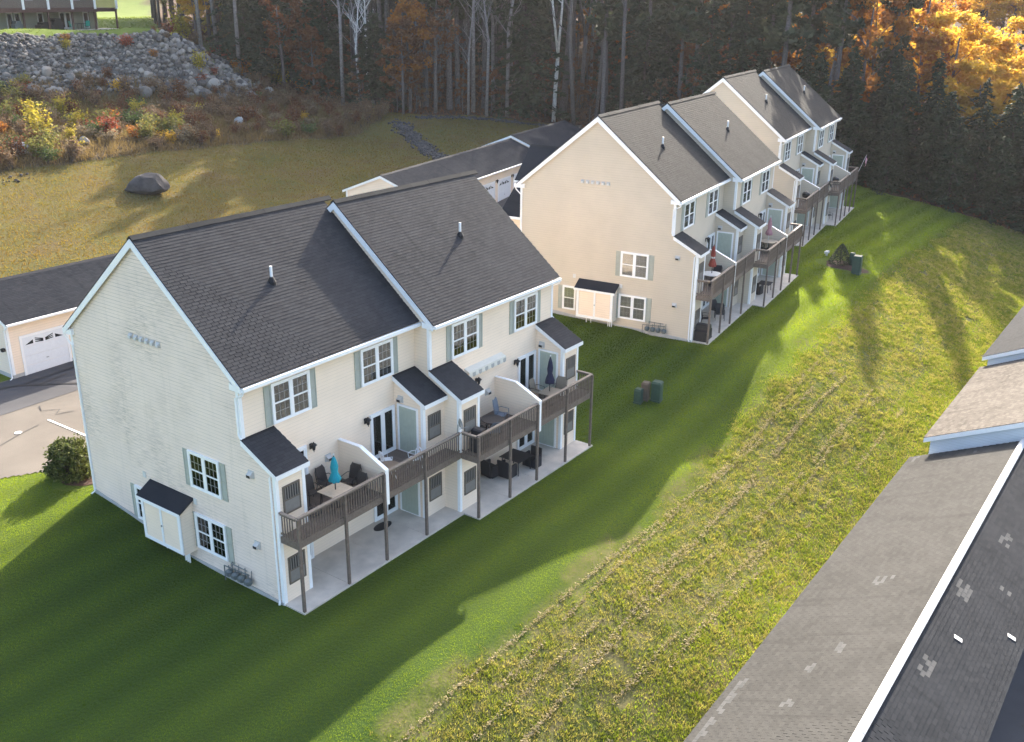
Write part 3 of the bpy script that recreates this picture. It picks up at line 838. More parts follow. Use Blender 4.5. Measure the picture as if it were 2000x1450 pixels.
        r.prism([T(0, y, z) if False else (xo, oy+y, z) for y, z in prof2], (xp-xo, 0, 0))
        ro = r.build('storage_roof', M['shingle_base'], bl)
        shingle_slope(ro, xo-.01, xp+.01, (oy-BD-.2, ZB-.01), (oy-.005, ZT), M['shingle'])
        f = MB(); f.box(xo-.02, xp+.02, oy-BD-.215, oy-BD-.185, ZB-.2, ZB-.03)
        for xf in (xo-.022, xp+.002): f.prism([(xf, oy-BD-.182, ZB-.03), (xf, oy-.02, ZT-.03), (xf, oy-.02, ZT-.22), (xf, oy-BD-.182, ZB-.2)], (.02, 0, 0))
        f.build('fascia', M['white'], bl)
        # louvred vent panels on the rear face, both floors
        cx = xa+BW/2+(.0 if inner == 1 else 0)
        for z0 in (.72, 3.58):
            fm = cached('louver', lambda: (lambda m: (m.box(-.4, .4, -.035, -.012, 0, 1.12), m.box(-.4, -.34, -.055, -.035, 0, 1.12), m.box(.34, .4, -.055, -.035, 0, 1.12), m.box(-.34, .34, -.055, -.035, 0, .06), m.box(-.34, .34, -.055, -.035, 1.06, 1.12), m.box(-.34, .34, -.055, -.035, .53, .58), m.mesh('vent_panel', M['louver']))[-1])(MB()))
            o = obj('vent_panel', fm, bl, T(cx, -BD-.0, z0))
            p1 = cached('louver_lo', lambda: (lambda m: (m.box(-.34, .34, -.045, -.036, .06, .53), m.mesh('lower_panel', M['louver_panel']))[1])(MB()))
            p2 = cached('louver_up', lambda: (lambda m: (m.box(-.34, .34, -.041, -.036, .58, 1.06), m.mesh('upper_opening', M['louver_dark']))[1])(MB()))
            sl_ = cached('louver_sl', lambda: (lambda m: (m.box(-.018, .018, -.052, -.041, .58, 1.06), m.mesh('slat', M['louver_panel']))[1])(MB()))
            obj('lower_panel', p1, o); obj('upper_opening', p2, o)
            for k in range(6): obj('slat', sl_, o, (-.34+.68*(k+.5)/6-.0, 0, 0))
        # storage doors on the inner face, both floors
        for z0 in (.03, FLOOR+.02):
            xd = xa+BW if inner == 1 else xa
            def dm():
                m = MB(); m.box(-.56, .56, -.03, -.014, 0, 2.12); m.box(-.56, -.47, -.05, -.03, 0, 2.12); m.box(.47, .56, -.05, -.03, 0, 2.12); m.box(-.47, .47, -.05, -.03, 2.03, 2.12); m.box(-.47, .47, -.05, -.03, 0, .05)
                return m.mesh('storage_door', M['white'])
            o = obj('storage_door', cached('sdoor', dm), bl, T(xd, -.74, z0), math.pi/2 if inner == 1 else -math.pi/2)
            def dp():
                m = MB(); x = -.46
                while x < .45: m.box(x, min(.465, x+.085), -.046, -.03, .05, 2.03); x += .092
                return m.mesh('door_panel', M['sage_door'])
            obj('door_panel', cached('sdoorp', dp), o)
        if inner == -1:
            o = obj('wall_vent', cached('hood', hood_mesh), bl, T(W-BW, -.36, 5.24), -math.pi/2); obj('vent_mouth', cached('hoodd', hood_dark), o)
    # ---- upper windows with shutters
    for (xa, xb) in ((1.40, 3.25), (W-3.25, W-1.40)):
        put_window(bl, xb-xa, 1.57, 2, 'drape' if (s == 0 and not far) else 'sheer', T((xa+xb)/2, -.012, 6.29), 0)
        for sx in (-1, 1): put_shutter(bl, .30, 1.57, T((xa+xb)/2+sx*((xb-xa)/2+.17), -.012, 6.27), 0)
    # ---- patio doors both floors
    for (xa, xb) in ((1.42, 2.86), (W-2.86, W-1.42)):
        for z0 in (.04, FLOOR+.02): put_window(bl, xb-xa, 2.03, 2, 'slider', T((xa+xb)/2, -.012, z0), 0, 'patio_door')
    for x in (3.12, W-3.12):
        obj('wall_lantern', cached('lantern', lantern_mesh), bl, T(x, -.012, 4.78), 0)
        obj('wall_lantern', cached('lantern', lantern_mesh), bl, T(x, -.012, 1.9), 0)
    for x in (3.95,):
        o = obj('wall_vent', cached('hood', hood_mesh), bl, T(x, -.012, 3.98), 0); obj('vent_mouth', cached('hoodd', hood_dark), o)
    # ---- deck
    rim = MB(); zf = FLOOR-.035
    rim.box(ox+.02, ox+W-.03, oy-DD, oy-DD+.045, zf-.25, zf)
    rim.box(ox+.02, ox+.065, oy-DD+.045, oy-BD-.03, zf-.25, zf); rim.box(ox+W-.075, ox+W-.03, oy-DD+.045, oy-BD-.03, zf-.25, zf)
    x = BW+.4
    while x < W-BW-.2:
        rim.box(ox+x, ox+x+.04, oy-DD+.045, oy-.02, zf-.2, zf-.002); x += .4
    deck = rim.build('deck', M['deck_wood'], bl)
    y = -DD
    bw = .137
    while y < -.05:
        y1 = y+bw
        for (xa, xb) in (((.02, W/2-.07), (W/2+.07, W-.03)) if y1 < -BD-.03 else ((BW+.03, W/2-.07), (W/2+.07, W-BW-.03))):
            bm = cached(('board', round(xb-xa, 3)), lambda: (lambda m: (m.box(0, xb-xa, 0, bw-.008, 0, .033), m.mesh('deck_board', M['deck_wood']))[1])(MB()))
            obj('deck_board', bm, deck, T(xa, y, zf+.001))
        y = y1
    # posts
    pm = cached('post', lambda: (lambda m: (m.box(-.05, .05, -.05, .05, 0, RAIL-.04), m.mesh('post', M['deck_wood']))[1])(MB()))
    for x in (.07, 2.35, W/2-.16, 6.86, W-.12):
        if x == W-.12 and s < n-1: continue
        obj('post', pm, deck, T(x, -DD-.053, 0.0))
    rail_run(deck, T(.1, -DD+.02), T(W/2-.09, -DD+.02)); rail_run(deck, T(W/2+.09, -DD+.02), T(W-.06, -DD+.02))
    rail_run(deck, T(.05, -BD-.05 if s == 0 else -DD+J-.02), T(.05, -DD+.06))
    if s == n-1: rail_run(deck, T(W-.08, -DD+.06), T(W-.08, -BD-.05))
    # ---- privacy divider between the two decks of a section
    dv = MB(); x = W/2
    zt1, zt2 = 4.55, 3.93
    def ext_d(z):
        return (-DD-.04 if z < zt2 else -DD-.04+(z-zt2)/(zt1-zt2)*(DD+.04-1.15), -.012)
    for sg in (-1, 1): laps(dv, T(x+sg*.055, 0), (0, 1, 0), (sg, 0, 0), 2.8, zt1, ext_d)
    dv.build('divider_wall', wallm, bl)
    cp = MB()
    cp.prism([T(x-.09, -.015, zt1), T(x-.09, -1.17, zt1), T(x-.09, -DD-.07, zt2), T(x-.09, -DD-.07, FLOOR-.45), T(x-.09, -DD-.05, FLOOR-.45), T(x-.09, -DD-.05, zt2), T(x-.09, -1.17, zt1-.02), T(x-.09, -.015, zt1-.02)][::1], (.18, 0, 0))
    cp.prism([T(x-.09, -.015, zt1+.03), T(x-.09, -1.18, zt1+.03), T(x-.09, -DD-.075, zt2+.02), T(x-.09, -DD-.075, zt2-.02), T(x-.09, -1.17, zt1-.02), T(x-.09, -.015, zt1-.02)], (.18, 0, 0)) if False else None
    cp.build('divider_cap', M['white'], bl)
    # ---- patio slab
    xs_ = [ox-.02 if s == 0 else ox, ox+2.35, ox+W/2, ox+6.86, ox+W+(.05 if s == n-1 else -.004)]
    for a_, b_ in zip(xs_[:-1], xs_[1:]):
        ps = MB(); ps.box(a_+.007, b_-.007, oy-DD-.14, oy-.02, -.12, .035+random.uniform(-.004, .004)); ps.build('patio_slab', M['concrete'], bl)

def gable_details(bl, grade, meters=True):
    """fittings on the near gable end (x = 0)"""
    rz = -math.pi/2
    for z0, st in ((.75, 'sheer'), (3.39, 'sheer')):
        put_window(bl, 1.78, 1.53, 2, st, (-.012, 2.317, z0), rz)
        for sg in (-1, 1): put_shutter(bl, .30, 1.53, (-.012, 2.317+sg*(.89+.17), z0-.02), rz)
    put_window(bl, .92, 1.53, 1, 'sheer', (-.012, 6.55, .75), rz)
    put_shutter(bl, .28, 1.53, (-.012, 7.18, .73), rz)
    # row of six dryer hoods under the gable
    hm = MB(); hm.box(-.11, .11, -.025, 0, -.11, .11); hm.prism([(-.08, -.025, .09), (-.08, -.10, .03), (-.08, -.10, -.08), (-.08, -.025, -.08)], (.16, 0, 0)); hme = hm.mesh('dryer_hood', M['plastic_vent'])
    fl = MB(); fl.box(-.07, .07, -.108, -.101, -.07, .02); flm = fl.mesh('hood_flap', M['light_top'])
    for k in range(6):
        o = obj('dryer_hood', hme, bl, (-.013, 5.92-k*.335, 8.83), rz); obj('hood_flap', flm, o)
    for z in (4.95, 2.08):
        o = obj('wall_vent', cached('hood', hood_mesh), bl, (-.013, -.34, z), rz); obj('vent_mouth', cached('hoodd', hood_dark), o)
    pl = MB(); pl.box(-.09, .09, -.03, 0, -.12, .12); plm = pl.mesh('wall_plate', M['light_top'])
    for (y, z) in ((6.25, 2.95), (3.12, 2.75)): obj('wall_plate', plm, bl, (-.012, y, z), rz)
    # utility closet hung on the wall
    c = MB(); laps(c, (-.60, 0, 0), (0, 1, 0), (-1, 0, 0), .70, 2.42, flat(3.42, 5.72))
    laps(c, (0, 3.36, 0), (1, 0, 0), (0, -1, 0), .56, 2.78, lambda z: ((-.60 if z < 2.42 else -.60+(z-2.42)/.38*.6), -.0)); laps(c, (0, 5.78, 0), (1, 0, 0), (0, 1, 0), .56, 2.78, lambda z: ((-.60 if z < 2.42 else -.60+(z-2.42)/.38*.6), -.0))
    cl = c.build('utility_closet', M['siding'], bl)
    b = MB(); b.box(-.60, -.015, 3.365, 5.775, .60, .64); b.build('closet_floor', M['white'], cl)
    for (y0, y1, z0, z1) in ((3.36, 3.52, .58, 2.40), (5.62, 5.78, .58, 2.40), (4.50, 4.62, .72, 2.32), (3.52, 5.62, .58, .74), (3.52, 5.62, 2.30, 2.42)):
        b = MB(); b.box(-.645, -.602, y0, y1, z0, z1); b.build('closet_trim', M['white'], cl)
    for y0, y1 in ((3.54, 4.49), (4.63, 5.60)):
        b = MB(); laps(b, (-.622, 0, 0), (0, 1, 0), (-1, 0, 0), .70, 2.29, flat(y0, y1)); d = b.build('closet_door', M['siding'], cl)
    b = MB(); b.box(-.68, -.645, 4.53, 4.58, 1.45, 1.52); b.build('closet_latch', M['grey_metal'], cl)
    r = MB(); r.prism([(.0-.015, 3.24, 2.86), (-.72, 3.24, 2.44), (-.72, 3.24, 2.36), (-.015, 3.24, 2.76)], (0, 2.68, 0)); ro = r.build('closet_roof', M['shingle_dark'], cl)
    f = MB(); f.box(-.745, -.722, 3.22, 5.94, 2.30, 2.43); f.build('closet_fascia', M['white'], cl)
    cd = MB()
    for y in (3.5, 3.62, 3.74, 5.2, 4.9): cd.tube([(-.3, y, -.5), (-.3, y, .62)], .035, 6)
    cd.build('conduit', M['white'], cl)
    # foundation strip following the grade
    fd = MB(); ys = [p[0] for p in grade]
    fd.prism([(-.02, y, z+.0) for y, z in grade]+[(-.02, ys[-1], -1), (-.02, ys[0], -1)], (-.035, 0, 0)); fd.build('foundation', M['foundation'], bl)
    # gas meters
    if meters:
        g = MB(); g.tube([(-.2, 1.52, -.3), (-.2, 1.52, .62), (-.2, .1, .72)], .025, 6); g.tube([(-.2, 1.1, .72), (-.2, 1.1, .86), (-.2, .2, .86)], .02, 6)
        mp = g.build('meter_manifold', M['meter_grey'], bl)
        mm = MB(); mm.lathe([(.10, -.13), (.15, -.05), (.15, .08), (.06, .14)], (0, 0, .42), 10); mm.tube([(0, 0, .5), (0, 0, .74)], .022, 6); mm.tube([(.07, .1, .5), (.07, .12, .86)], .018, 6); mm.box(-.09, .09, -.16, -.10, .36, .5)
        me = mm.mesh('gas_meter', M['meter_grey'])
        for k in range(4): obj('gas_meter', me, bl, (-.22, 1.22-k*.36, 0), rz)

def downspouts(bl, s, near=True):
    d = MB(); x = -.06
    d.tube([(x, -.38, 8.12), (x-.02, -.30, 7.95), (x, .10, 7.75), (x, .10, 6.35), (x, -.15, 6.02), (x, -BD+.1, 5.28), (x, -BD+.2, 5.1), (x, -BD+.2, .12), (x-.12, -BD+.1, .04)], .04, 6)
    d.build('downspout', M['white'], bl)
    d = MB(); d.tube([(x, D+.38, 8.12), (x-.02, D+.30, 7.95), (x, D-.08, 7.6), (x, D-.08, 1.05), (x-.16, D-.05, .95)], .04, 6)
    d.build('downspout', M['white'], bl)

def front_wing(bl, x0, x1, y1, ze, zr):
    m = MB(); xm = (x0+x1)/2
    laps(m, (0, y1, 0), (1, 0, 0), (0, 1, 0), -.28, zr-.1, lambda z: (x0, x1) if z < ze else (x0+(z-ze)/(zr-ze)*(xm-x0), x1-(z-ze)/(zr-ze)*(x1-xm)))
    laps(m, (x0, D, 0), (0, 1, 0), (-1, 0, 0), -.28, ze, flat(0, y1-D)); laps(m, (x1, D, 0), (0, 1, 0), (1, 0, 0), -.28, ze, flat(0, y1-D))
    m.build('front_wing_wall', M['siding'], bl)
    r = MB(); o = .25; k = (zr-ze)/(xm-x0)
    r.prism([(x0-o, D-2.5, ze-o*k+.12), (xm, D-2.5, zr+.12), (x1+o, D-2.5, ze-o*k+.12), (x1+o, D-2.5, ze-o*k), (xm, D-2.5, zr), (x0-o, D-2.5, ze-o*k)], (0, y1-D+2.7, 0))
    ro = r.build('front_wing_roof', M['shingle_dark'], bl)
    f = MB(); f.box(x0-o-.1, x0-o-.005, D, y1+.2, ze-o*k-.05, ze-o*k+.09); f.build('gutter', M['white'], bl)
    c = MB(); c.prism([(xm-.14, D-2.4, zr+.05), (xm, D-2.4, zr+.16), (xm+.14, D-2.4, zr+.05)], (0, y1-D+2.6, 0)); c.build('ridge_cap', M['shingle_tan'], ro)
    t = MB(); L_trim(t, x0, y1, -1, 1, -.2, ze-.1); t.build('corner_board', M['white'], bl)

def row_house(label, loc, rz, weathered=False, single=None, far=False, grade=None):
    bl = thing('townhouse_row', label, 'townhouse', loc, rz)
    xf = Matrix.Translation(loc) @ Matrix.Rotation(rz, 4, 'Z')
    for s in range(2):
        section(bl, s, 2, 0, weathered, xf, (single, .0) if (single and s == 0) else None, far)
        if not weathered: front_wing(bl, s*W+.5, s*W+4.5, D+1.5, 6.2, 7.6) if s == 0 else front_wing(bl, s*W-3.9, s*W+.1, D+3.0, 7.6, 9.45)
    if grade: gable_details(bl, grade)
    downspouts(bl, 0)
    d = MB(); d.tube([(2*W+.06, -J-.38, 8.12), (2*W+.08, -J-.3, 7.95), (2*W+.05, -J+.1, 7.75), (2*W+.05, -J+.1, 6.3), (2*W+.05, -J-BD+.2, 5.2), (2*W+.05, -J-BD+.2, .12), (2*W+.2, -J-BD+.1, .05)], .04, 6); d.build('downspout', M['white'], bl)
    return bl
bA = row_house('near cream townhouse row with weathered shaded gable and dark shingle roof', (0, 0, 0), 0.0, True, 300, False,
               [(-1.53, .07), (0, .13), (4, .16), (6.8, .70), (D-.03, 1.12)])
bB = row_house('middle cream townhouse row with clean gable, red umbrella on its first deck', (31.102, -.865, 1.7245), 0.1215, False, None, True,
               [(-1.53, .1), (0, .2), (4, .3), (7, .5), (D-.03, .7)])
bC = row_house('farthest townhouse row at the edge of the wood with a flag on its deck', (56.107, 2.686, 2.326), 0.142, False, None, True, None)

# striped retractable awning cassette on the near row, second section
aw = MB(); aw.prism([(11.5, -J-.012, 5.60), (11.5, -J-.30, 5.48), (11.5, -J-.30, 5.40), (11.5, -J-.012, 5.44)], (2.72, 0, 0)); a_o = aw.build('awning', M['awning_cloth'], bA)
for k in range(12):
    q = MB(); x = 11.5+2.72*k/12; q.prism([(x, -J-.305, 5.40), (x+2.72/12, -J-.305, 5.40), (x+2.72/12, -J-.305, 5.24), (x+2.72/24, -J-.305, 5.19), (x, -J-.305, 5.24)], (0, .008, 0))
    q.build('valance_flap', M['awning_cloth'] if k % 2 == 0 else M['awning_stripe'], a_o)
# ------------------------------------------------------------------ garages
def garage(label, loc, rz, n_doors, length, first=0.5, pitch_=3.3, ridge=1.35, dep=6.8, eave=3.35, step=None, light=True, mat='shingle_dark'):
    g = thing('garage_block', label, 'garage', loc, rz)
    ze = eave; zr = eave+ridge; m_ = dep/2
    f = MB(); f.box(0, length, 0, dep, -.8, .28); f.build('foundation', M['foundation'], g)
    ex = lambda z: (0, dep) if z < ze-.1 else ((z-ze+.1)/(ridge)*m_, dep-(z-ze+.1)/ridge*m_)
    for x_, n_ in ((0, -1), (length, 1)):
        w = MB(); laps(w, (x_, 0, 0), (0, 1, 0), (n_, 0, 0), .28, zr-.15, ex); w.build('gable_wall', M['siding'], g)
    w = MB(); laps(w, (0, 0, 0), (1, 0, 0), (0, -1, 0), .28, ze-.05, flat(0, length)); w.build('front_wall', M['siding'], g)
    w = MB(); laps(w, (0, dep, 0), (1, 0, 0), (0, 1, 0), .28, ze-.05, flat(0, length)); w.build('back_wall', M['siding'], g)
    k = ridge/m_; o = .3
    r = MB(); r.prism([(-.12, -o, ze-o*k), (-.12, m_, zr), (-.12, dep+o, ze-o*k), (-.12, dep+o, ze-o*k-.1), (-.12, m_, zr-.12), (-.12, -o, ze-o*k-.1)][::-1], (length+.24, 0, 0))
    ro = r.build('roof', M['shingle_base'], g)
    shingle_slope(ro, -.13, length+.13, (-o-.02, ze-o*k-.005), (m_, zr), M[mat]); shingle_slope(ro, -.13, length+.13, (dep+o+.02, ze-o*k-.005), (m_, zr), M[mat], None, .286, .61)
    c = MB(); c.prism([(-.13, m_-.16, zr-.05), (-.13, m_, zr+.05), (-.13, m_+.16, zr-.05)], (length+.26, 0, 0)); c.build('ridge_cap', M['shingle'], ro)
    b = MB(); b.box(-.1, length+.1, -o-.12, -o-.015, ze-o*k-.13, ze-o*k-.01); b.build('gutter', M['white'], g)
    for xr in (-.135, length+.105):
        for ya in (-o, dep+o):
            b = MB(); b.prism([(xr, ya, ze-o*k-.02), (xr, m_, zr-.03), (xr, m_, zr-.24), (xr, ya, ze-o*k-.2)], (.03, 0, 0)); b.build('rake_board', M['white'], g)
    for x, sx in ((0, -1), (length, 1)):
        for y, sy in ((0, -1), (dep, 1)):
            t = MB(); L_trim(t, x, y, sx, sy, .26, ze-.12); t.build('corner_board', M['white'], g)
    d = MB(); d.tube([(-.07, -o-.05, ze-.28), (-.07, .05, ze-.55), (-.07, .05, .12), (-.25, -.05, .04)], .04, 6); d.build('downspout', M['white'], g)
    for i in range(n_doors):
        x = first+i*pitch_; dw, dh = 2.55, 2.2
        fr = MB(); fr.box(x-.13, x, -.06, -.01, .02, dh+.13); fr.box(x+dw, x+dw+.13, -.06, -.01, .02, dh+.13); fr.box(x, x+dw, -.06, -.01, dh, dh+.13)
        do = fr.build('garage_door', M['white'], g)
        for p_ in range(4):
            pm = MB(); z0 = .04+p_*(dh-.04)/4; z1 = z0+(dh-.04)/4-.012
            pm.box(x+.01, x+dw-.01, -.035, -.012, z0, z1)
            if p_ < 3:
                for q in range(4): pm.box(x+.1+q*(dw-.1)/4, x+(q+1)*(dw-.1)/4-.02, -.042, -.035, z0+.08, z1-.08)
            pm.build('door_panel', M['white_door'], do)
        # sunburst lights in the top panel
        z0 = .04+3*(dh-.04)/4+.1; cx = x+dw/2
        for q in range(4):
            a = x+.14+q*(dw-.2)/4; b_ = a+(dw-.2)/4-.12; hh = (.22, .30, .30, .22)[q]; sg = 1 if q < 2 else -1
            rays = [0.15, .5, .85] if q in (1, 2) else [.55]
            for rr in rays:
                pm = MB()
                if q in (0, 3):
                    xa, xb = (a, b_) if q == 0 else (b_, a)
                    pm.prism([(xa, -.036, z0), (xb, -.036, z0), (xb, -.036, z0+hh)], (0, -.004, 0))
                else:
                    xa, xb = (a, b_) if q == 1 else (b_, a)
                    pm.prism([(xa, -.036, z0+hh*(rr-.05)), (xb, -.036, z0+hh*(rr-.45)*.5+.02), (xb, -.036, z0+hh*(rr-.45)*.5+.09), (xa, -.036, z0+hh*(rr+.12))], (0, -.004, 0))
                pm.build('door_light', M['room_dark'], do)
        hd = MB(); hd.box(cx-.07, cx+.07, -.07, -.036, .75, .79); hd.build('handle', M['grey_metal'], do)
        obj('wall_lantern', cached('lantern', lantern_mesh), g, (x+dw+.38, -.012, 2.25), 0) if light else None
    return g
garage('cream garage block with one white sunburst door seen behind the near gable', (4.85, 25.2, 0.98), 0.0, 4, 14.0, first=.75)
garage('cream garage block with dappled roof behind the near ridge, lower section', (39.6, 26.1, 2.45), 0.19, 7, 25.0, first=1.2, pitch_=3.45, light=True, mat='shingle_dark')
c_, s_ = math.cos(.19), math.sin(.19)
garage('cream garage block stepped up beyond the lower section, at the foot of the wood', (39.6+25.15*c_, 26.1+25.15*s_, 2.8), 0.19, 4, 14.5, first=.9, pitch_=3.45, light=False, mat='shingle_dark')
garage('garage block at the left picture edge behind its paved apron', (-13.2, 25.2, 0.9), 0.0, 4, 0.1, first=.75) if False else None
# wall lamp on the side of the left garage
wl = MB(); wl.box(4.85-.2, 4.85-.012, 25.55, 25.75, 2.55, 2.72)
tag(wl.build('wall_lamp', M['black_metal']), 'small black lamp on the shaded side wall of the left garage', 'lamp')

# ------------------------------------------------------------------ right-hand houses (roofs below the bank)
def roof_house(label, x0, x1, ye, ze, yr, zr, ye2, ze2, wallm, smat, smat2, zg, single=None, pale=None, ridge_vent=True):
    h = thing('low_house', label, 'house', (0, 0, 0))
    r = MB(); r.prism([(x0, ye, ze), (x0, yr, zr), (x0, ye2, ze2), (x0, ye2, ze2-.14), (x0, yr, zr-.16), (x0, ye, ze-.14)], (x1-x0, 0, 0))
    ro = r.build('roof', M['shingle_base'], h)
    xs = max(x0, 0.5)
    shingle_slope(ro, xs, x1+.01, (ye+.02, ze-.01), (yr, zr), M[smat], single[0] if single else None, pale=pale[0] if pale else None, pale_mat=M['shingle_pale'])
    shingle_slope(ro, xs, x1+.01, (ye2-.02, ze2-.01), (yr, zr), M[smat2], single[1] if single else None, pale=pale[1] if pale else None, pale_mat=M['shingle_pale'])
    w = MB(); yw, yw2 = ye-.3, ye2+1.1
    def ex(z):
        a, b = yw2, yw
        k1 = (zr-ze)/(yr-ye); k2 = (zr-ze2)/(yr-ye2)
        zt_a = ze2+.9*k2-.1; zt_b = ze-.3*k1-.1
        if z > zt_b: b = ye+(z+.15-ze)/k1
        if z > zt_a: a = ye2+(z+.15-ze2)/k2
        return a, b
    laps(w, (x0+.15, 0, 0), (0, 1, 0), (-1, 0, 0), zg, zr-.2, ex); w.build('gable_wall', wallm, h)
    w = MB(); laps(w, (x1-.15, 0, 0), (0, 1, 0), (1, 0, 0), zg, zr-.2, ex); w.build('gable_wall', wallm, h)
    w = MB(); laps(w, (0, yw, 0), (1, 0, 0), (0, 1, 0), zg, ze-.1, flat(x0+.15, x1-.15)); w.build('long_wall', wallm, h); w = MB(); laps(w, (0, yw2, 0), (1, 0, 0), (0, -1, 0), zg, ze2+.2, flat(x0+.15, x1-.15)); w.build('long_wall', wallm, h)
    b = MB(); b.prism([(x0-.03, ye, ze-.02), (x0-.03, yr, zr-.02), (x0-.03, yr, zr-.26), (x0-.03, ye, ze-.24)], (.028, 0, 0)); b.build('rake_board', M['white'], h)
    if ridge_vent:
        n = int((x1-xs)/2.44)+1
        for k in range(n):
            a, bb = xs+k*2.44, min(x1, xs+(k+1)*2.44-.02)
            if bb-a < .1: continue
            c = MB(); c.prism([(a, yr-.14, zr+.02), (a, yr-.05, zr+.10), (a, yr+.05, zr+.10), (a, yr+.14, zr+.02), (a, yr, zr-.02)], (bb-a, 0, 0)); c.build('ridge_vent', M['ridge_white'], ro)
    return h
P1 = [(4.0, .35, 4.5, .4), (12.6, 2.9, .6, .7), (6.4, 2.3, .7, .3), (7.7, 2.9, .6, .3), (4.4, 2.3, .3, .8), (26.3, .4, .9, .3), (25.9, 3.3, .4, .5)]
P2 = [(12.5, 2.4, 1.0, .6), (7.4, 2.3, .9, .5), (14.2, 1.1, .3, .4), (17.5, 1.9, 1.0, .45)]
roof_house('long low house with light grey patched roof and white ridge vent in the corner', -14, 26.6, -16.55, 0.05, -21.25, 2.25, -24.0, 0.95, M['siding_blue'], 'shingle_sunlit', 'shingle_shaded', -3.5,
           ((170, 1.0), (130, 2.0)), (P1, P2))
roof_house('pale blue house with mottled tan roof standing above the long grey roof', 26.75, 38.9, -17.0, 1.15, -22.0, 3.5, -26.5, 1.2, M['siding_blue'], 'shingle_dimensional', 'shingle_shaded', -3.2, ridge_vent=False)
roof_house('pale blue house with shaded grey roof at the right picture edge', 39.05, 52, -17.0, 1.75, -22.0, 4.1, -26.5, 1.8, M['siding_blue'], 'shingle_shaded', 'shingle_shaded', -3.0, ridge_vent=False)
for k, (x, y) in enumerate(((9.8, -22.3), (11.9, -23.6))):
    k2 = (2.25-.95)/(24-21.25); z = 2.25-(21.25-abs(y))*-k2
    b = MB(); b.box(-.10, .10, -.14, .14, 0, .008)
    o = b.build('loose_tile', M['light_top'], loc=(x, y, 2.25-(abs(y)-21.25)*k2+.025)); o.rotation_euler = (math.atan(k2), 0, .2)
    tag(o, ('white scrap lying mid-slope on the dark side of the long roof', 'white scrap lying near the eave of the dark roof side')[k], 'debris')
struct(drape('rear_drive', [(-14, -40), (30, -40), (30, -21.5), (-14, -21.5)], M['asphalt_new'], .04, 1.0))
def crack(pts, w): struct(ribbon(pts, w, M['tar'], 'crack_seal', .07))
crack([(13.5, -24.4), (14.2, -25.2), (14.6, -26.5)], .14); crack([(10.6, -24.5), (11.2, -25.4), (11.4, -27)], .14)

# ------------------------------------------------------------------ house on the terrace, top left
hz = 16.0
fh = thing('terrace_house', 'far brown and grey-green house with dark deck above the rock slope', 'house', (63.8, 105.0, hz), 0.22)
w = MB(); laps(w, (0, 0, 0), (1, 0, 0), (0, -1, 0), -.5, 6.5, flat(-26, .2), .12); laps(w, (.2, 0, 0), (0, 1, 0), (1, 0, 0), -.5, 6.5, flat(0, 10), .12); w.build('wall', M['siding_grey'], fh)
r = MB(); r.prism([(-26.4, -.6, 6.4), (-26.4, 5, 9.6), (-26.4, 10.6, 6.4)], (27, 0, 0)); r.build('roof', M['shingle'], fh)
dk = MB(); dk.box(-26, .9, -3.0, -.05, 2.55, 2.75); dk.box(-26, .9, -3.06, -3.0, 2.25, 2.78); d_o = dk.build('deck', M['deck_red'], fh)
bm = MB(); bm.box(-.03, .03, -.02, .02, 2.8, 3.75); bme = bm.mesh('baluster', M['deck_red'])
for k in range(190): obj('baluster', bme, d_o, (-26+k*.1415, -3.02, 0))
tr_ = MB(); tr_.box(-26, .9, -3.08, -2.98, 3.75, 3.82); tr_.build('top_rail', M['deck_red'], d_o)
for x in (.8, -3.1, -7.0, -10.9, -14.8, -18.7):
    p = MB(); p.box(x-.1, x+.1, -3.0, -2.8, -.3, 2.25); p.build('post', M['deck_red'], d_o)
    p = MB(); p.box(x-.16, x+.16, -3.2, -3.09, 2.6, 4.4); p.build('white_post', M['white'], d_o)
for x in (-1.9, -5.0, -6.0, -9.6, -13.2, -14.4, -18): put_window(fh, .95, 2.1, 1, 'slider', (x, -.02, .1), 0, 'glass_door')
for x in (-3.2, -11.0): put_window(fh, 1.2, 1.3, 2, 'sheer', (x, -.02, 3.6), 0)
p = MB(); p.box(-2.2, -1.3, -.08, -.02, 0, 2.2); p.build('brown_door', M['deck_red'], fh)
ps = MB(); ps.box(-26, .6, -3.3, 0, -.2, .06); ps.build('patio_slab', M['concrete'], fh)

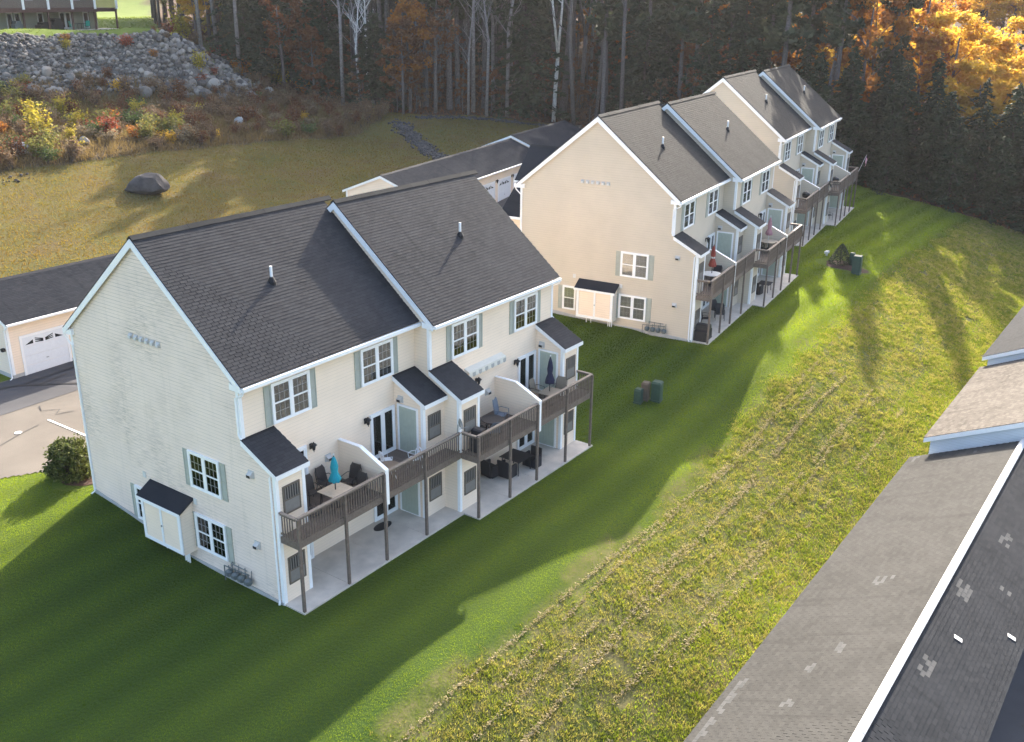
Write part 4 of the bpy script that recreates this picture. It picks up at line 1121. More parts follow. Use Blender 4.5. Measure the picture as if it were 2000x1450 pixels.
# ------------------------------------------------------------------ furniture
def T2(bl, x, y, z):
    loc, rz = bl.location, bl.rotation_euler.z
    return (loc.x+math.cos(rz)*x-math.sin(rz)*y, loc.y+math.sin(rz)*x+math.cos(rz)*y, loc.z+z)
def umbrella(label, bl, x, y, z, h, mat, stripe=None):
    t = thing('closed_umbrella', label, 'umbrella', T2(bl, x, y, z), bl.rotation_euler.z)
    m = MB(); m.tube([(0, 0, -.68), (0, 0, h)], .022, 8); m.build('pole', M['black_metal'] if mat != 'mauve_cloth' else M['light_top'], t)
    n = 12; b = MB(); zs = [.34, .42, .55, .75, 1.0, 1.25, 1.45]; sc = h/1.55
    rs = [.17, .205, .17, .10, .125, .085, .03]
    base = len(b.v)
    for zz, rr in zip(zs, rs):
        for k in range(n):
            q = 2*math.pi*k/n; f = 1+(.28 if k % 2 else -.18)
            b.v.append((rr*f*math.cos(q), rr*f*math.sin(q), zz*sc))
    for i in range(len(zs)-1):
        for k in range(n):
            k2 = (k+1) % n; b.f.append((i*n+k, i*n+k2, (i+1)*n+k2, (i+1)*n+k)); b.a.append(0)
    b.f.append(tuple((len(zs)-1)*n+k for k in range(n))); b.a.append(0)
    b.build('canopy', M[mat], t, smooth=True)
    m = MB(); m.lathe([(.03, 0), (.04, .03), (.012, .08)], (0, 0, h-.04), 8); m.build('finial', M['light_top'], t)
    if stripe:
        m = MB(); m.lathe([(.118, 0), (.135, .05), (.130, .1)], (0, 0, .78*sc), 10); m.build('tie_band', M[stripe], t)
    m = MB(); m.lathe([(.24, 0), (.24, .05), (.06, .10), (.04, .2)], (0, 0, -.69), 14); m.build('base', M['black_metal'], t)
    return t
def rect_table(label, bl, x, y, z, w, d, h, top, leg, rz=0.0):
    t = thing('patio_table', label, 'table', T2(bl, x, y, z), bl.rotation_euler.z+rz)
    b = MB(); b.box(-w/2, w/2, -d/2, d/2, h-.03, h); b.build('tabletop', M[top], t)
    b = MB(); b.box(-w/2-.015, w/2+.015, -d/2-.015, -d/2-.002, h-.05, h-.004); b.box(-w/2-.015, w/2+.015, d/2+.002, d/2+.015, h-.05, h-.004); b.build('edge_frame', M[leg], t)
    for sx in (-1, 1):
        for sy in (-1, 1):
            b = MB(); b.beam((sx*(w/2-.06), sy*(d/2-.06), 0), (sx*(w/2-.1), sy*(d/2-.1), h-.03), .04, .04); b.build('leg', M[leg], t)
    return t
def round_table(label, bl, x, y, z, r, h, top, leg):
    t = thing('round_table', label, 'table', T2(bl, x, y, z))
    b = MB(); b.lathe([(r-.01, h-.03), (r, h-.015), (r-.01, h)], (0, 0, 0), 28); b.build('tabletop', M[top], t)
    for k in range(4):
        q = math.pi/2*k+.4; b = MB(); b.tube([(math.cos(q)*r*.7, math.sin(q)*r*.7, 0), (math.cos(q)*r*.45, math.sin(q)*r*.45, h*.5), (math.cos(q)*r*.65, math.sin(q)*r*.65, h-.03)], .018, 6); b.build('leg', M[leg], t)
    return t
def sling_chair(label, bl, x, y, z, rz, fabric, frame, hb=1.0, group=None, w=.56):
    """armchair with sling seat; faces local -y"""
    t = thing('patio_chair', label, 'chair', T2(bl, x, y, z), bl.rotation_euler.z+rz, group)
    b = MB(); b.prism([(-w/2+.03, -.24, .43), (-w/2+.03, .2, .39), (-w/2+.03, .2, .365), (-w/2+.03, -.24, .405)], (w-.06, 0, 0)); b.build('seat', M[fabric], t)
    b = MB(); n = 5
    for k in range(n):
        z0 = .40+(hb-.40)*k/n; z1 = .40+(hb-.40)*(k+1)/n; y0 = .2+.13*(k/n)**1.3; y1 = .2+.13*((k+1)/n)**1.3
        ww0 = w-.06 if k < n-1 else w-.07; ww1 = w-.06 if k < n-1 else w-.18
        b.hexa(((-ww0/2, y0-.02, z0), (ww0/2, y0-.02, z0), (ww0/2, y0, z0), (-ww0/2, y0, z0), (-ww1/2, y1-.02, z1), (ww1/2, y1-.02, z1), (ww1/2, y1, z1), (-ww1/2, y1, z1)))
    b.build('backrest', M[fabric], t)
    for sx in (-1, 1):
        b = MB(); b.tube([(sx*w/2, -.28, .0), (sx*w/2, -.26, .62), (sx*w/2, .1, .66), (sx*w/2, .25, .60)], .016, 6); b.build('arm', M[frame], t)
        b = MB(); b.tube([(sx*w/2, .30, 0), (sx*w/2, .2, .4), (sx*(w/2-.01), .30, hb*.85), (sx*(w/2-.1), .345, hb+.01)], .016, 6); b.build('back_leg', M[frame], t)
    return t
def wicker_chair(label, bl, x, y, z, rz):
    t = thing('wicker_chair', label, 'chair', T2(bl, x, y, z), bl.rotation_euler.z+rz)
    b = MB(); b.box(-.28, .28, -.28, .22, .05, .42); b.build('seat_box', M['wicker_dark'], t)
    b = MB(); b.prism([(-.30, .22, .05), (-.30, .30, .05), (-.30, .36, .88), (-.30, .29, .88)], (.60, 0, 0)); b.build('backrest', M['wicker_dark'], t)
    for sx in (-1, 1):
        b = MB(); b.box(sx*.33-.045, sx*.33+.045, -.30, .22, .05, .64); b.build('arm', M['wicker_dark'], t)
    b = MB(); b.box(-.27, .27, -.27, .2, .425, .48); b.build('cushion', M['black_metal'], t)
def iron_chair(label, bl, x, y, z, rz):
    """white cast chair with pierced round back"""
    t = thing('ornate_chair', label, 'chair', T2(bl, x, y, z), rz)
    b = MB(); b.lathe([(.22, .42), (.23, .44), (.22, .45)], (0, 0, 0), 18); b.build('seat', M['white_iron'], t)
    b = MB(); R_ = .24; P = [(R_*math.cos(q), .2+.05*math.sin(q), .62+R_*1.0*math.sin(q)) for q in [2*math.pi*k/20 for k in range(21)]]
    b.tube(P, .02, 6, False)
    for k in range(7):
        q = math.pi*2*k/7; b.tube([(0, .2, .62), (R_*.55*math.cos(q+.3), .21, .62+R_*.55*math.sin(q+.3)), (R_*math.cos(q), .2+.05*math.sin(q), .62+R_*math.sin(q))], .013, 5, False)
    P = [(R_*.5*math.cos(q), .2, .62+R_*.5*math.sin(q)) for q in [2*math.pi*k/12 for k in range(13)]]; b.tube(P, .012, 5, False)
    b.build('backrest', M['white_iron'], t)
    for sx in (-1, 1):
        for yy in (-.16, .18):
            b = MB(); b.tube([(sx*.16, yy, .43), (sx*.2, yy*1.2, .2), (sx*.19, yy*1.35, 0)], .016, 6); b.build('leg', M['white_iron'], t)
        b = MB(); b.tube([(sx*.22, .2, .66), (sx*.26, 0, .66), (sx*.23, -.17, .62), (sx*.2, -.15, .44)], .014, 6); b.build('arm', M['white_iron'], t)
def kettle_grill(label, bl, x, y, z, s=1.0):
    t = thing('kettle_grill', label, 'grill', T2(bl, x, y, z))
    b = MB(); b.lathe([(.08*s, .48*s), (.24*s, .58*s), (.29*s, .72*s), (.29*s, .74*s)], (0, 0, 0), 16); b.build('bowl', M['black_metal'], t)
    b = MB(); b.lathe([(.295*s, .745*s), (.27*s, .86*s), (.16*s, .97*s), (.03*s, 1.0*s)], (0, 0, 0), 16); l_ = b.build('lid', M['black_metal'], t, smooth=True)
    b = MB(); b.box(-.07*s, .07*s, -.015, .015, 1.0*s, 1.05*s); b.build('handle', M['grey_metal'], l_)
    for k in range(3):
        q = k*2.09+.5; b = MB(); b.tube([(math.cos(q)*.15*s, math.sin(q)*.15*s, .55*s), (math.cos(q)*.32*s, math.sin(q)*.32*s, 0)], .015, 6); b.build('leg', M['grey_metal'], t)
def covered_grill(label, bl, x, y, z, w=1.2, d=.6, h=1.1, mat='black_metal', rz=0):
    t = thing('covered_grill', label, 'grill', T2(bl, x, y, z), bl.rotation_euler.z+rz)
    b = MB(); n = 10; prof = [(-w/2, 0), (-w/2-.02, .1), (-w/2+.03, .62*h), (-w*.3, .72*h), (-w*.27, .95*h), (-w*.15, h), (w*.15, h), (w*.27, .95*h), (w*.3, .72*h), (w/2-.03, .62*h), (w/2+.02, .1), (w/2, 0)]
    b.prism([(x_, -d/2, z_) for x_, z_ in prof], (0, d, 0)); b.build('cover', M[mat], t)
    b = MB(); b.box(-w/2-.03, w/2+.03, -d/2-.02, d/2+.02, .03, .09); b.build('hem', M[mat], t)
# deck of the first unit
umbrella('closed teal umbrella standing in the tan table on the nearest deck', bA, 2.74, -1.63, 3.62, 1.42, 'teal_cloth')
rect_table('tan rectangular patio table under the teal umbrella', bA, 2.74, -1.63, FLOOR, 1.05, .85, .72, 'tan_top', 'brown_mesh')
sling_chair('dark brown armchair against the wall behind the teal umbrella', bA, 3.35, -.50, FLOOR, 0.1, 'brown_mesh', 'black_metal')
sling_chair('dark brown armchair at the wall-side left end of the tan table', bA, 2.45, -.62, FLOOR, -0.15, 'brown_mesh', 'black_metal')
sling_chair('dark brown armchair in the corner beside the first privacy wall', bA, 4.05, -1.15, FLOOR, -1.5, 'brown_mesh', 'black_metal')
sling_chair('dark brown armchair at the rail end of the tan table, by the privacy wall', bA, 3.68, -1.82, FLOOR, -1.65, 'brown_mesh', 'black_metal')
pt = thing('wire_planter', 'low round dark wire planter on the nearest deck beside the storage wall', 'planter', (1.78, -1.45, FLOOR))
b = MB(); b.lathe([(.2, 0), (.3, .1), (.32, .16), (.26, .16), (.2, .05)], (0, 0, 0), 16); b.build('bowl', M['black_metal'], pt)
b = MB()
for k in range(10): b.tube([(math.cos(k*.63)*.2, math.sin(k*.63)*.2, .1), (math.cos(k*.63+.6)*.27, math.sin(k*.63+.6)*.27, .34)], .012, 5)
b.build('stems', M['bark_grey'], pt)
# second unit
iron_chair('white ornate iron chair near the patio door of the second deck', bA, 6.15, -1.05, FLOOR, 1.2)
iron_chair('white ornate iron chair against the rail of the second deck', bA, 6.95, -1.85, FLOOR, -1.9)
round_table('small round pinkish table between the white ornate chairs', bA, 5.55, -1.75, FLOOR, .48, .62, 'wood_top', 'white_iron')
# third unit
sling_chair('tall blue-grey chair facing the rail on the third deck', bA, 12.75, -1.95, FLOOR, 0.3, 'blue_plastic', 'blue_plastic', 1.12)
round_table('dark round table on the third deck', bA, 11.55, -2.35, FLOOR, .5, .7, 'wicker_dark', 'black_metal')
sling_chair('dark mesh chair turned to the round table near the third deck rail', bA, 11.15, -2.75, FLOOR, 2.5, 'blue_plastic', 'black_metal', .9)
sling_chair('dark mesh chair behind the round table beside the storage wall', bA, 10.95, -2.1, FLOOR, 1.3, 'wicker_dark', 'black_metal', .9)
covered_grill('dark covered grill squeezed between storage wall and rail on the third deck', bA, 9.95, -2.85, FLOOR, .8, .5, .95, 'wicker_dark')
# fourth unit
umbrella('closed navy umbrella on the fourth deck of the near row', bA, 15.72, -2.58, 3.62, 1.75, 'navy_cloth')
rect_table('pale tan square table under the navy umbrella', bA, 15.72, -2.58, FLOOR, 1.0, .72, .72, 'tan_mesh', 'brown_mesh')
sling_chair('tan mesh chair left of the navy umbrella, back to the patio door', bA, 15.95, -1.7, FLOOR, .1, 'tan_mesh', 'brown_mesh')
sling_chair('tan mesh chair right of the navy umbrella, beside the storage wall', bA, 16.75, -2.45, FLOOR, -1.4, 'tan_mesh', 'brown_mesh')
sling_chair('tan mesh chair at the near end of the navy umbrella table', bA, 14.95, -2.45, FLOOR, 1.5, 'tan_mesh', 'brown_mesh')
# lower patio, third unit
rect_table('large black wicker table under the third deck', bA, 13.95, -1.95, .035, 1.1, 1.1, .74, 'wicker_dark', 'wicker_dark')
wicker_chair('black wicker armchair nearest the storage wall under the third deck', bA, 12.75, -1.35, .035, 1.4)
wicker_chair('black wicker armchair touching the near side of the wicker table', bA, 13.15, -2.0, .035, 1.57)
wicker_chair('black wicker armchair on the far side of the wicker table', bA, 14.75, -2.35, .035, -1.57)
mt = MB(); mt.lathe([(.42, 0), (.42, .02), (.40, .025)], (0, 0, 0), 20); o = mt.build('door_mat', M['black_metal'], loc=(6.3, -.55, .036)); o.scale = (1.15, .6, 1)
tag(o, 'dark oval mat before the lower patio door of the second unit', 'mat')
# dish on the rail corner between the two sections
def dish(label, loc, rz, s=1.0):
    t = thing('satellite_dish', label, 'satellite dish', loc, rz)
    b = MB(); b.lathe([(.005, .0), (.16*s, .03), (.27*s, .085), (.275*s, .085), (.16*s, .018), (.005, -.012)], (0, 0, 0), 18); d_ = b.build('reflector', M['meter_grey'], t); d_.rotation_euler = (math.radians(70), 0, 0); d_.location = (0, 0, .42)
    b = MB(); b.tube([(0, .05, .4), (0, .08, .0)], .02, 6); b.build('mast', M['grey_metal'], t)
    b = MB(); b.tube([(0, -.02, .2), (0, -.34, .32)], .014, 6); b.build('feed_arm', M['grey_metal'], t)
dish('small grey satellite dish on the rail corner between the near sections', (9.05, -2.5, RAIL-.0), .55, .85)
# middle row
round_table('round white table under the red umbrella', bB, 2.6, -1.65, FLOOR, .60, .72, 'light_top', 'black_metal')
umbrella('closed red umbrella with a white band on the first deck of the middle row', bB, 2.66, -1.63, 3.62, 1.8, 'red_cloth', 'light_top')
sling_chair('dark chair beside the round white table', bB, 3.75, -1.6, FLOOR, -1.5, 'wicker_dark', 'black_metal', .9)
kettle_grill('black grill on the second deck of the middle row beside the privacy wall', bB, 5.35, -1.75, FLOOR)
round_table('pale round table under the mauve umbrella', bB, 12.9, -2.35, FLOOR, .62, .72, 'tan_top', 'black_metal')
umbrella('closed mauve umbrella on the third deck of the middle row', bB, 12.95, -2.3, 3.62, 1.7, 'mauve_cloth')
sling_chair('black chair left of the mauve umbrella table', bB, 12.0, -1.95, FLOOR, 1.4, 'wicker_dark', 'black_metal', .95)
sling_chair('brown chair behind the mauve umbrella table', bB, 13.75, -1.75, FLOOR, -.8, 'brown_mesh', 'black_metal', .95)
sling_chair('dark chair rail side of the mauve umbrella table', bB, 12.3, -2.95, FLOOR, 2.4, 'wicker_dark', 'black_metal', .9)
covered_grill('round black covered heap in the lower corner of the middle row patio', bB, .72, -2.0, .035, 1.1, .75, .95, 'black_metal')
for k, (x, y, r_) in enumerate(((3.6, -1.2, .3), (4.9, -1.7, -1.2), (5.6, -1.2, -.6))):
    sling_chair(('black patio chair on the lower patio nearest the middle row gable', 'black patio chair beside the second lower post of the middle row', 'tall black patio chair under the middle row divider')[k], bB, x, y, .035, r_, 'wicker_dark', 'black_metal', 1.0)
rect_table('black table on the lower patio under the mauve umbrella deck', bB, 12.9, -2.4, .035, 1.0, .8, .6, 'wicker_dark', 'wicker_dark')
wicker_chair('black armchair beside the black table under the mauve umbrella deck', bB, 11.9, -2.1, .035, 1.4)
# farthest row
kettle_grill('black grill on the first deck of the farthest row', bC, 2.3, -1.9, FLOOR, 1.1)
kettle_grill('black grill on the third deck of the farthest row', bC, 10.9, -2.6, FLOOR, 1.1)
kettle_grill('black grill on the lower patio of the farthest row beside the near corner', bC, .75, -2.1, .035, 1.1)
sling_chair('dark chair on the lower patio of the farthest row', bC, 11.5, -2.3, .035, .6, 'wicker_dark', 'black_metal', 1.0)
dish('small grey dish on the deck corner of the farthest row', T2(bC, 8.6, -DD-.12, 3.2), .5, 1.2)
fl = thing('flag', 'red, white and blue striped flag flying from the last deck corner', 'flag', T2(bC, 2*W-.1, -J-DD-.1, RAIL-.4), -.35)
b = MB(); b.tube([(0, 0, 0), (.55, -.25, 1.55)], .018, 6); b.build('pole', M['light_top'], fl)
N = 13
for k in range(N):
    b = MB(); z0, z1 = k/N, (k+1)/N; n = 8
    def fp(u, v): return (.55-.20*v+.02-.16*u*math.sin(v*1.2), -.25-.10*v-.1*u+.06*math.sin(u*6+v*2), 1.5-.72*v*1.35-.45*u)
    for i in range(n):
        u0, u1 = i/n, (i+1)/n
        v0 = z0*.62; v1 = z1*.62
        b.quad(fp(u0, v0), fp(u1, v0), fp(u1, v1), fp(u0, v1))
    b.build('stripe', M['flag_red' if k % 2 == 0 else 'flag_white'], fl)
b = MB()
for i in range(4):
    def fq(u, v): p_ = fp(u, v); return (p_[0]+.012, p_[1]-.014, p_[2])
    b.quad(fq(i/10, 0), fq((i+1)/10, 0), fq((i+1)/10, .33), fq(i/10, .33))
b.build('canton', M['flag_blue'], fl)
# terrace house furniture
def T3(x, y, z=0.06): return T2(fh, x, y, z)
covered_grill('grey gas grill under a cover at the left end of the far patio', fh, -15.3, -2.2, .06, 1.3, .7, 1.25, 'meter_grey')
covered_grill('large black covered furniture by the far house wall', fh, -10.6, -1.6, .06, 2.0, 1.0, 1.0, 'black_metal')
covered_grill('tall black covered grill beside the far house post', fh, -8.6, -1.5, .06, 1.7, 1.0, 1.45, 'black_metal')
for k, (x, r_) in enumerate(((-6.3, 1.2), (-3.7, -1.2), (-3.1, -1.5))):
    sling_chair(('teal plastic chair left of the far patio table', 'teal plastic chair right of the far patio table', 'rear teal plastic chair by the far brown door')[k], fh, x, -1.9+.3*k*(k > 1), .06, r_, 'teal_plastic', 'teal_plastic', 1.05)
rect_table('dark patio table between the teal chairs of the far house', fh, -5.0, -1.9, .06, 1.5, .9, .72, 'wicker_dark', 'black_metal')

# ------------------------------------------------------------------ utility boxes on the lawn
def utility_box(label, x, y, w, d, h, mat, rz=.1):
    z = gzs(x, y)
    t = thing('utility_box', label, 'utility box', (x, y, z), rz)
    b = MB(); b.prism([(-w/2, -d/2, -.1), (w/2, -d/2, -.1), (w/2, d/2, -.1), (-w/2, d/2, -.1)], (0, 0, h)); b.build('cabinet', M[mat], t)
    b = MB(); b.hexa(((-w/2-.02, -d/2-.02, h-.1), (w/2+.02, -d/2-.02, h-.1), (w/2+.02, d/2+.02, h-.1), (-w/2-.02, d/2+.02, h-.1), (-w/2+.03, -d/2+.03, h), (w/2-.03, -d/2+.03, h), (w/2-.03, d/2-.03, h), (-w/2+.03, d/2-.03, h))); b.build('lid', M[mat], t)
    b = MB(); b.box(-w/2-.03, w/2+.03, -d/2-.03, d/2+.03, -.1, .06); b.build('plinth', M[mat], t)
    b = MB(); b.box(-w/2+.05, w/2-.05, -d/2-.012, -d/2-.001, .15, h-.2); b.build('door', M[mat], t)
utility_box('short green utility box, left of the three on the lawn', 23.55, -3.15, .38, .38, .80, 'box_green')
utility_box('brown utility box in the middle of the three on the lawn', 24.05, -3.30, .38, .38, 1.0, 'box_brown')
utility_box('tallest green utility box, right of the three on the lawn', 24.3, -3.85, .45, .5, 1.1, 'box_green')
utility_box('tall green utility box standing in the mulch bed', 53.3, -5.2, .6, .6, 1.35, 'box_green')
utility_box('low dark box behind the tall green one in the mulch bed', 54.6, -4.4, .35, .35, 1.0, 'box_green')
b = MB(); q = []
for k in range(24):
    a = 2*math.pi*k/24; r_ = 1+.12*math.sin(3*a)+.08*math.sin(5*a+1); x, y = 54.1+.95*r_*math.cos(a), -4.1+1.6*r_*math.sin(a); q.append((x, y, gzs(x, y)+.02))
cz = gzs(54.1, -3.9)+.16
for k in range(24): b.tri((54.1, -3.9, cz), q[k], q[(k+1) % 24])
struct(b.build('mulch_bed', M['mulch']))
b = MB(); x, y = 55.6, -2.1; z = gzs(x, y); b.tube([(x, y, z-.1), (x, y, z+.2)], .08, 8); b.box(x-.25, x+.25, y-.12, y+.12, z+.2, z+.36)
tag(b.build('yard_marker', M['light_top']), 'small white marker block on the lawn beside the mulch bed', 'marker')
b = MB(); q = []
for k in range(20):
    a = 2*math.pi*k/20; x, y = .6+1.1*math.cos(a)*(1+.1*math.sin(3*a)), 11.5+.8*math.sin(a); q.append((x, y, gzs(x, y)+.025))
for k in range(20): b.tri((.6, 11.5, gzs(.6, 11.5)+.1), q[k], q[(k+1) % 20])
struct(b.build('corner_mulch_bed', M['mulch']))
# ------------------------------------------------------------------ grass blades
def blades(name, X, Y, h, w, mat, lean=0.35, z=None, label=None, cat=None):
    n = len(X)
    Z = ground_z(X, Y)-.01 if z is None else z
    a = rng.uniform(0, 2*np.pi, n); la = rng.uniform(0, 2*np.pi, n); ln = rng.uniform(0, lean, n)*h
    dx, dy = np.cos(a)*w/2, np.sin(a)*w/2
    v = np.empty((n, 3, 3))
    v[:, 0] = np.stack([X-dx, Y-dy, Z], 1); v[:, 1] = np.stack([X+dx, Y+dy, Z], 1); v[:, 2] = np.stack([X+np.cos(la)*ln, Y+np.sin(la)*ln, Z+h], 1)
    f = np.arange(n*3).reshape(n, 3)
    o = obj(name, np_mesh(name, v.reshape(-1, 3), f, mat, [('rnd', 'FACE', rng.uniform(0.01, .99, n))]))
    return stuff(o, label, cat)
def grass_mat(name, stops, tr, nscale=0.22, dry=None, dscale=1.2, stripe=0.0, glow=(1.2, 1.2, .8)):
    t = NT(name); P = t.pos()
    n = t.noise(P, nscale, 4); r = t.attr('rnd')
    f = t.math('ADD', t.math('MULTIPLY', n, .75), t.math('MULTIPLY', r, .25))
    c = t.ramp(f, stops)
    if stripe:
        wv = t.n('ShaderNodeTexWave'); wv.wave_type = 'BANDS'; wv.bands_direction = 'Y'; wv.inputs['Scale'].default_value = 0.16
        wv.inputs['Distortion'].default_value = 1.2; wv.inputs['Detail'].default_value = 1; wv.inputs['Detail Scale'].default_value = 0.3; t.l(P, wv.inputs[0])
        c = t.mix(t.math('MULTIPLY', wv.outputs['Fac'], stripe), c, tuple(x*.45 for x in stops[0][1]))
    if dry:
        d = t.noise(P, dscale, 4, .6)
        c = t.mix(t.ramp(t.math('ADD', d, t.math('MULTIPLY', t.math('SUBTRACT', r, .5), .22)), [(0.44, 0.0), (0.60, .9)]), c, dry)
    t.col(c); t.rough(.8); t.b.inputs['Specular IOR Level'].default_value = 0.1
    t.trans(t.mix(1.0, c, glow, 'MULTIPLY'), tr); return t.m
M['grass_lawn'] = grass_mat('grass_lawn', [(0.25, (0.032, 0.066, 0.014)), (0.55, (0.046, 0.084, 0.017)), (0.8, (0.068, 0.094, 0.022))], .64, stripe=.6, glow=(5.6, 4.1, .6))
M['grass_bank'] = grass_mat('grass_bank', [(0.25, (0.075, 0.105, 0.018)), (0.5, (0.145, 0.16, 0.03)), (0.8, (0.20, 0.185, 0.045))], .5, .8, (0.27, 0.215, 0.115), 1.9, glow=(1.6, 1.75, .6))
M['grass_back'] = grass_mat('grass_back', [(0.3, (0.075, 0.08, 0.024)), (0.5, (0.115, 0.098, 0.03)), (0.75, (0.105, 0.076, 0.036))], .5, .16, (0.095, 0.068, 0.036), .5, glow=(2.3, 1.95, .4))
M['grass_dry'] = grass_mat('grass_dry', [(0.3, (0.14, 0.095, 0.045)), (0.55, (0.20, 0.14, 0.07)), (0.8, (0.12, 0.065, 0.036))], .4, .5)
M['grass_terrace'] = grass_mat('grass_terrace', [(0.3, (0.09, 0.13, 0.02)), (0.7, (0.13, 0.17, 0.03))], .5, .3)

def in_building(x, y, pad=.0):
    r = np.zeros(x.shape, bool)
    for bl in (bA, bB, bC):
        c, s = math.cos(bl.rotation_euler.z), math.sin(bl.rotation_euler.z); dx, dy = x-bl.location.x, y-bl.location.y
        u, v = c*dx+s*dy, -s*dx+c*dy
        r |= (u > -.04-pad) & (u < 2*W+.06+pad) & (v > -DD-.15-pad-np.where(u > W, J, 0)) & (v < D+.1)
    return r
# mown lawn around the near buildings
n = 1500000
X = rng.uniform(-13, 84, n); Y = rng.uniform(-10.3, 16.5, n)
dist = np.hypot(X-CAM_LOC.x, Y-CAM_LOC.y)
keep = rng.uniform(0, 1, n) < np.clip((38/dist)**1.4, .12, 1)
keep &= (Y > bank_edge(X)-.5) & ~in_building(X, Y) & ~inpoly(X, Y, POLY_LOT) & ~inpoly(X, Y, POLY_FOREST) & ((Y < 8) | (X < 0.3))
keep &= ~((X-54.1)**2/1.4+(Y+3.9)**2/4.6 < 1) & ~((X-.5)**2/2.2+(Y-11.6)**2/1.0 < 1)
X, Y = X[keep], Y[keep]; dist = dist[keep]
blades('lawn_grass', X, Y, rng.uniform(.035, .065, len(X))*np.clip(dist/40, .9, 1.8), rng.uniform(.018, .032, len(X))*np.clip(dist/40, .8, 2), M['grass_lawn'], .5, None, 'short mown green grass around the townhouse rows', 'grass')
# rough bank, in clumps
n = 120000
X = -9+93*rng.uniform(0, 1, n)**1.25; Y = rng.uniform(-16.6, -6, n)
keep = (Y < bank_edge(X)+.35*np.sin(X*1.3)+rng.normal(0, .3, n)) & (fbm(X, Y, .9, 21) > .16+.3*(vnoise(X, Y*3.0, .35, 9)-.5))
X, Y = X[keep], Y[keep]
k = 4
sc = np.repeat(.35+1.3*fbm(X, Y*2.2, .45, 31)**1.3, k)
X = np.repeat(X, k)+rng.normal(0, .055, len(X)*k); Y = np.repeat(Y, k)+rng.normal(0, .055, len(Y)*k)
dist = np.hypot(X-CAM_LOC.x, Y-CAM_LOC.y)
blades('bank_grass', X, Y, rng.uniform(.05, .16, len(X))*sc, rng.uniform(.022, .045, len(X))*np.clip(dist/42, .9, 1.8), M['grass_bank'], 1.5, None, 'rough half-dry grass on the bank above the grey roofs', 'grass')
# straw tracks mown along the bank
XS, YS = [], []
for y0, a in ((-9.6, .3), (-10.3, .0), (-11.0, .4), (-11.5, .8), (-12.2, .2), (-12.9, .55), (-13.4, .7), (-14.1, .1)):
    m = 2400; x = rng.uniform(-6, 36, m); y = y0+.35*np.sin(x*.12+a*6)+.045*x*(1 if y0 > -12 else .6)*.6+rng.normal(0, .06, m)
    on = fbm(x, y, .3, 17+int(a*10)) > .42
    XS.append(x[on]); YS.append(y[on])
X, Y = np.concatenate(XS), np.concatenate(YS)
M['straw'] = grass_mat('straw', [(0.3, (0.30, 0.24, 0.14)), (0.7, (0.42, 0.35, 0.22))], .35, .6)
blades('straw_rows', X, Y, rng.uniform(.02, .06, len(X)), rng.uniform(.04, .10, len(X)), M['straw'], 3.0, ground_z(X, Y)+.05, 'pale straw lines left by mowing along the bank', 'straw')
n = 40000
X = rng.uniform(-6, 70, n); Y = -16.6+3.2*rng.uniform(0, 1, n)**1.6
blades('bank_foot_grass', X, Y, rng.uniform(.06, .14, n), rng.uniform(.03, .05, n), M['grass_lawn'], .8, None, 'greener grass strip along the foot of the bank by the grey eaves', 'grass')
# back lawn
n = 190000
X = rng.uniform(-5, 97, n); Y = rng.uniform(31, 64, n)
keep = ~inpoly(X, Y, POLY_BRUSH) & ~inpoly(X, Y, POLY_FOREST) & ~inpoly(X, Y, POLY_LOT) & (X > (Y-31)*.45)
X, Y = X[keep], Y[keep]
blades('back_lawn_grass', X, Y, rng.uniform(.06, .15, len(X)), rng.uniform(.05, .09, len(X)), M['grass_back'], .9, None, 'yellowing lawn grass behind the garages', 'grass')
# dry ground cover between the shrubs
n = 60000
X = rng.uniform(12, 82, n); Y = rng.uniform(57, 86, n)
keep = inpoly(X, Y, POLY_BRUSH)
X, Y = X[keep], Y[keep]
blades('dry_ground_cover', X, Y, rng.uniform(.25, .85, len(X))*(.5+fbm(X, Y, .4, 4)), rng.uniform(.05, .13, len(X)), M['grass_dry'], .8, None, 'dry brown weeds and grass on the slope below the rocks', 'weeds')
n = 16000
X = rng.uniform(25, 110, n); Y = rng.uniform(88, 135, n)
keep = ~inpoly(X, Y, POLY_FOREST) & ((Y < 101.2+(X-63.8)*.22) | (X > 64.5))
X, Y = X[keep], Y[keep]
blades('terrace_grass', X, Y, rng.uniform(.08, .16, len(X)), rng.uniform(.1, .2, len(X)), M['grass_terrace'], .7, None, 'bright sunlit lawn grass around the far terrace house', 'grass')
# fallen leaves on the forest floor
n = 45000
X = rng.uniform(66, 150, n); Y = rng.uniform(-40, 110, n)
keep = inpoly(X, Y, POLY_FOREST); X, Y = X[keep], Y[keep]
blades('forest_litter', X, Y, rng.uniform(.05, .5, len(X)), rng.uniform(.12, .3, len(X)), M['leaf_rust'], 1.2, None, 'fallen leaves and undergrowth on the forest floor', 'undergrowth')

# ------------------------------------------------------------------ rocks
def rock_mesh(seed, mat, sub=2):
    r = random.Random(seed)
    import bmesh
    bm = bmesh.new(); bmesh.ops.create_icosphere(bm, subdivisions=sub, radius=1)
    planes = [(Vector((r.gauss(0, 1), r.gauss(0, 1), r.gauss(0, 1))).normalized(), r.uniform(.55, .95)) for _ in range(9)]
    for v in bm.verts:
        for nrm, d in planes:
            q = v.co.dot(nrm)-d
            if q > 0: v.co -= nrm*q*.9
        v.co *= 1+r.uniform(-.03, .03)
    me = bpy.data.meshes.new('rock'); bm.to_mesh(me); bm.free(); me.materials.append(mat)
    return me
ROCKS = [rock_mesh(k, M['rock'], 2) for k in range(5)]
ROCKD = [rock_mesh(20+k, M['rock_dark'], 2) for k in range(3)]
ROCKP = [rock_mesh(40+k, M['rock_pale'], 2) for k in range(2)]
PEB = [rock_mesh(60+k, M['rock'], 1) for k in range(5)]
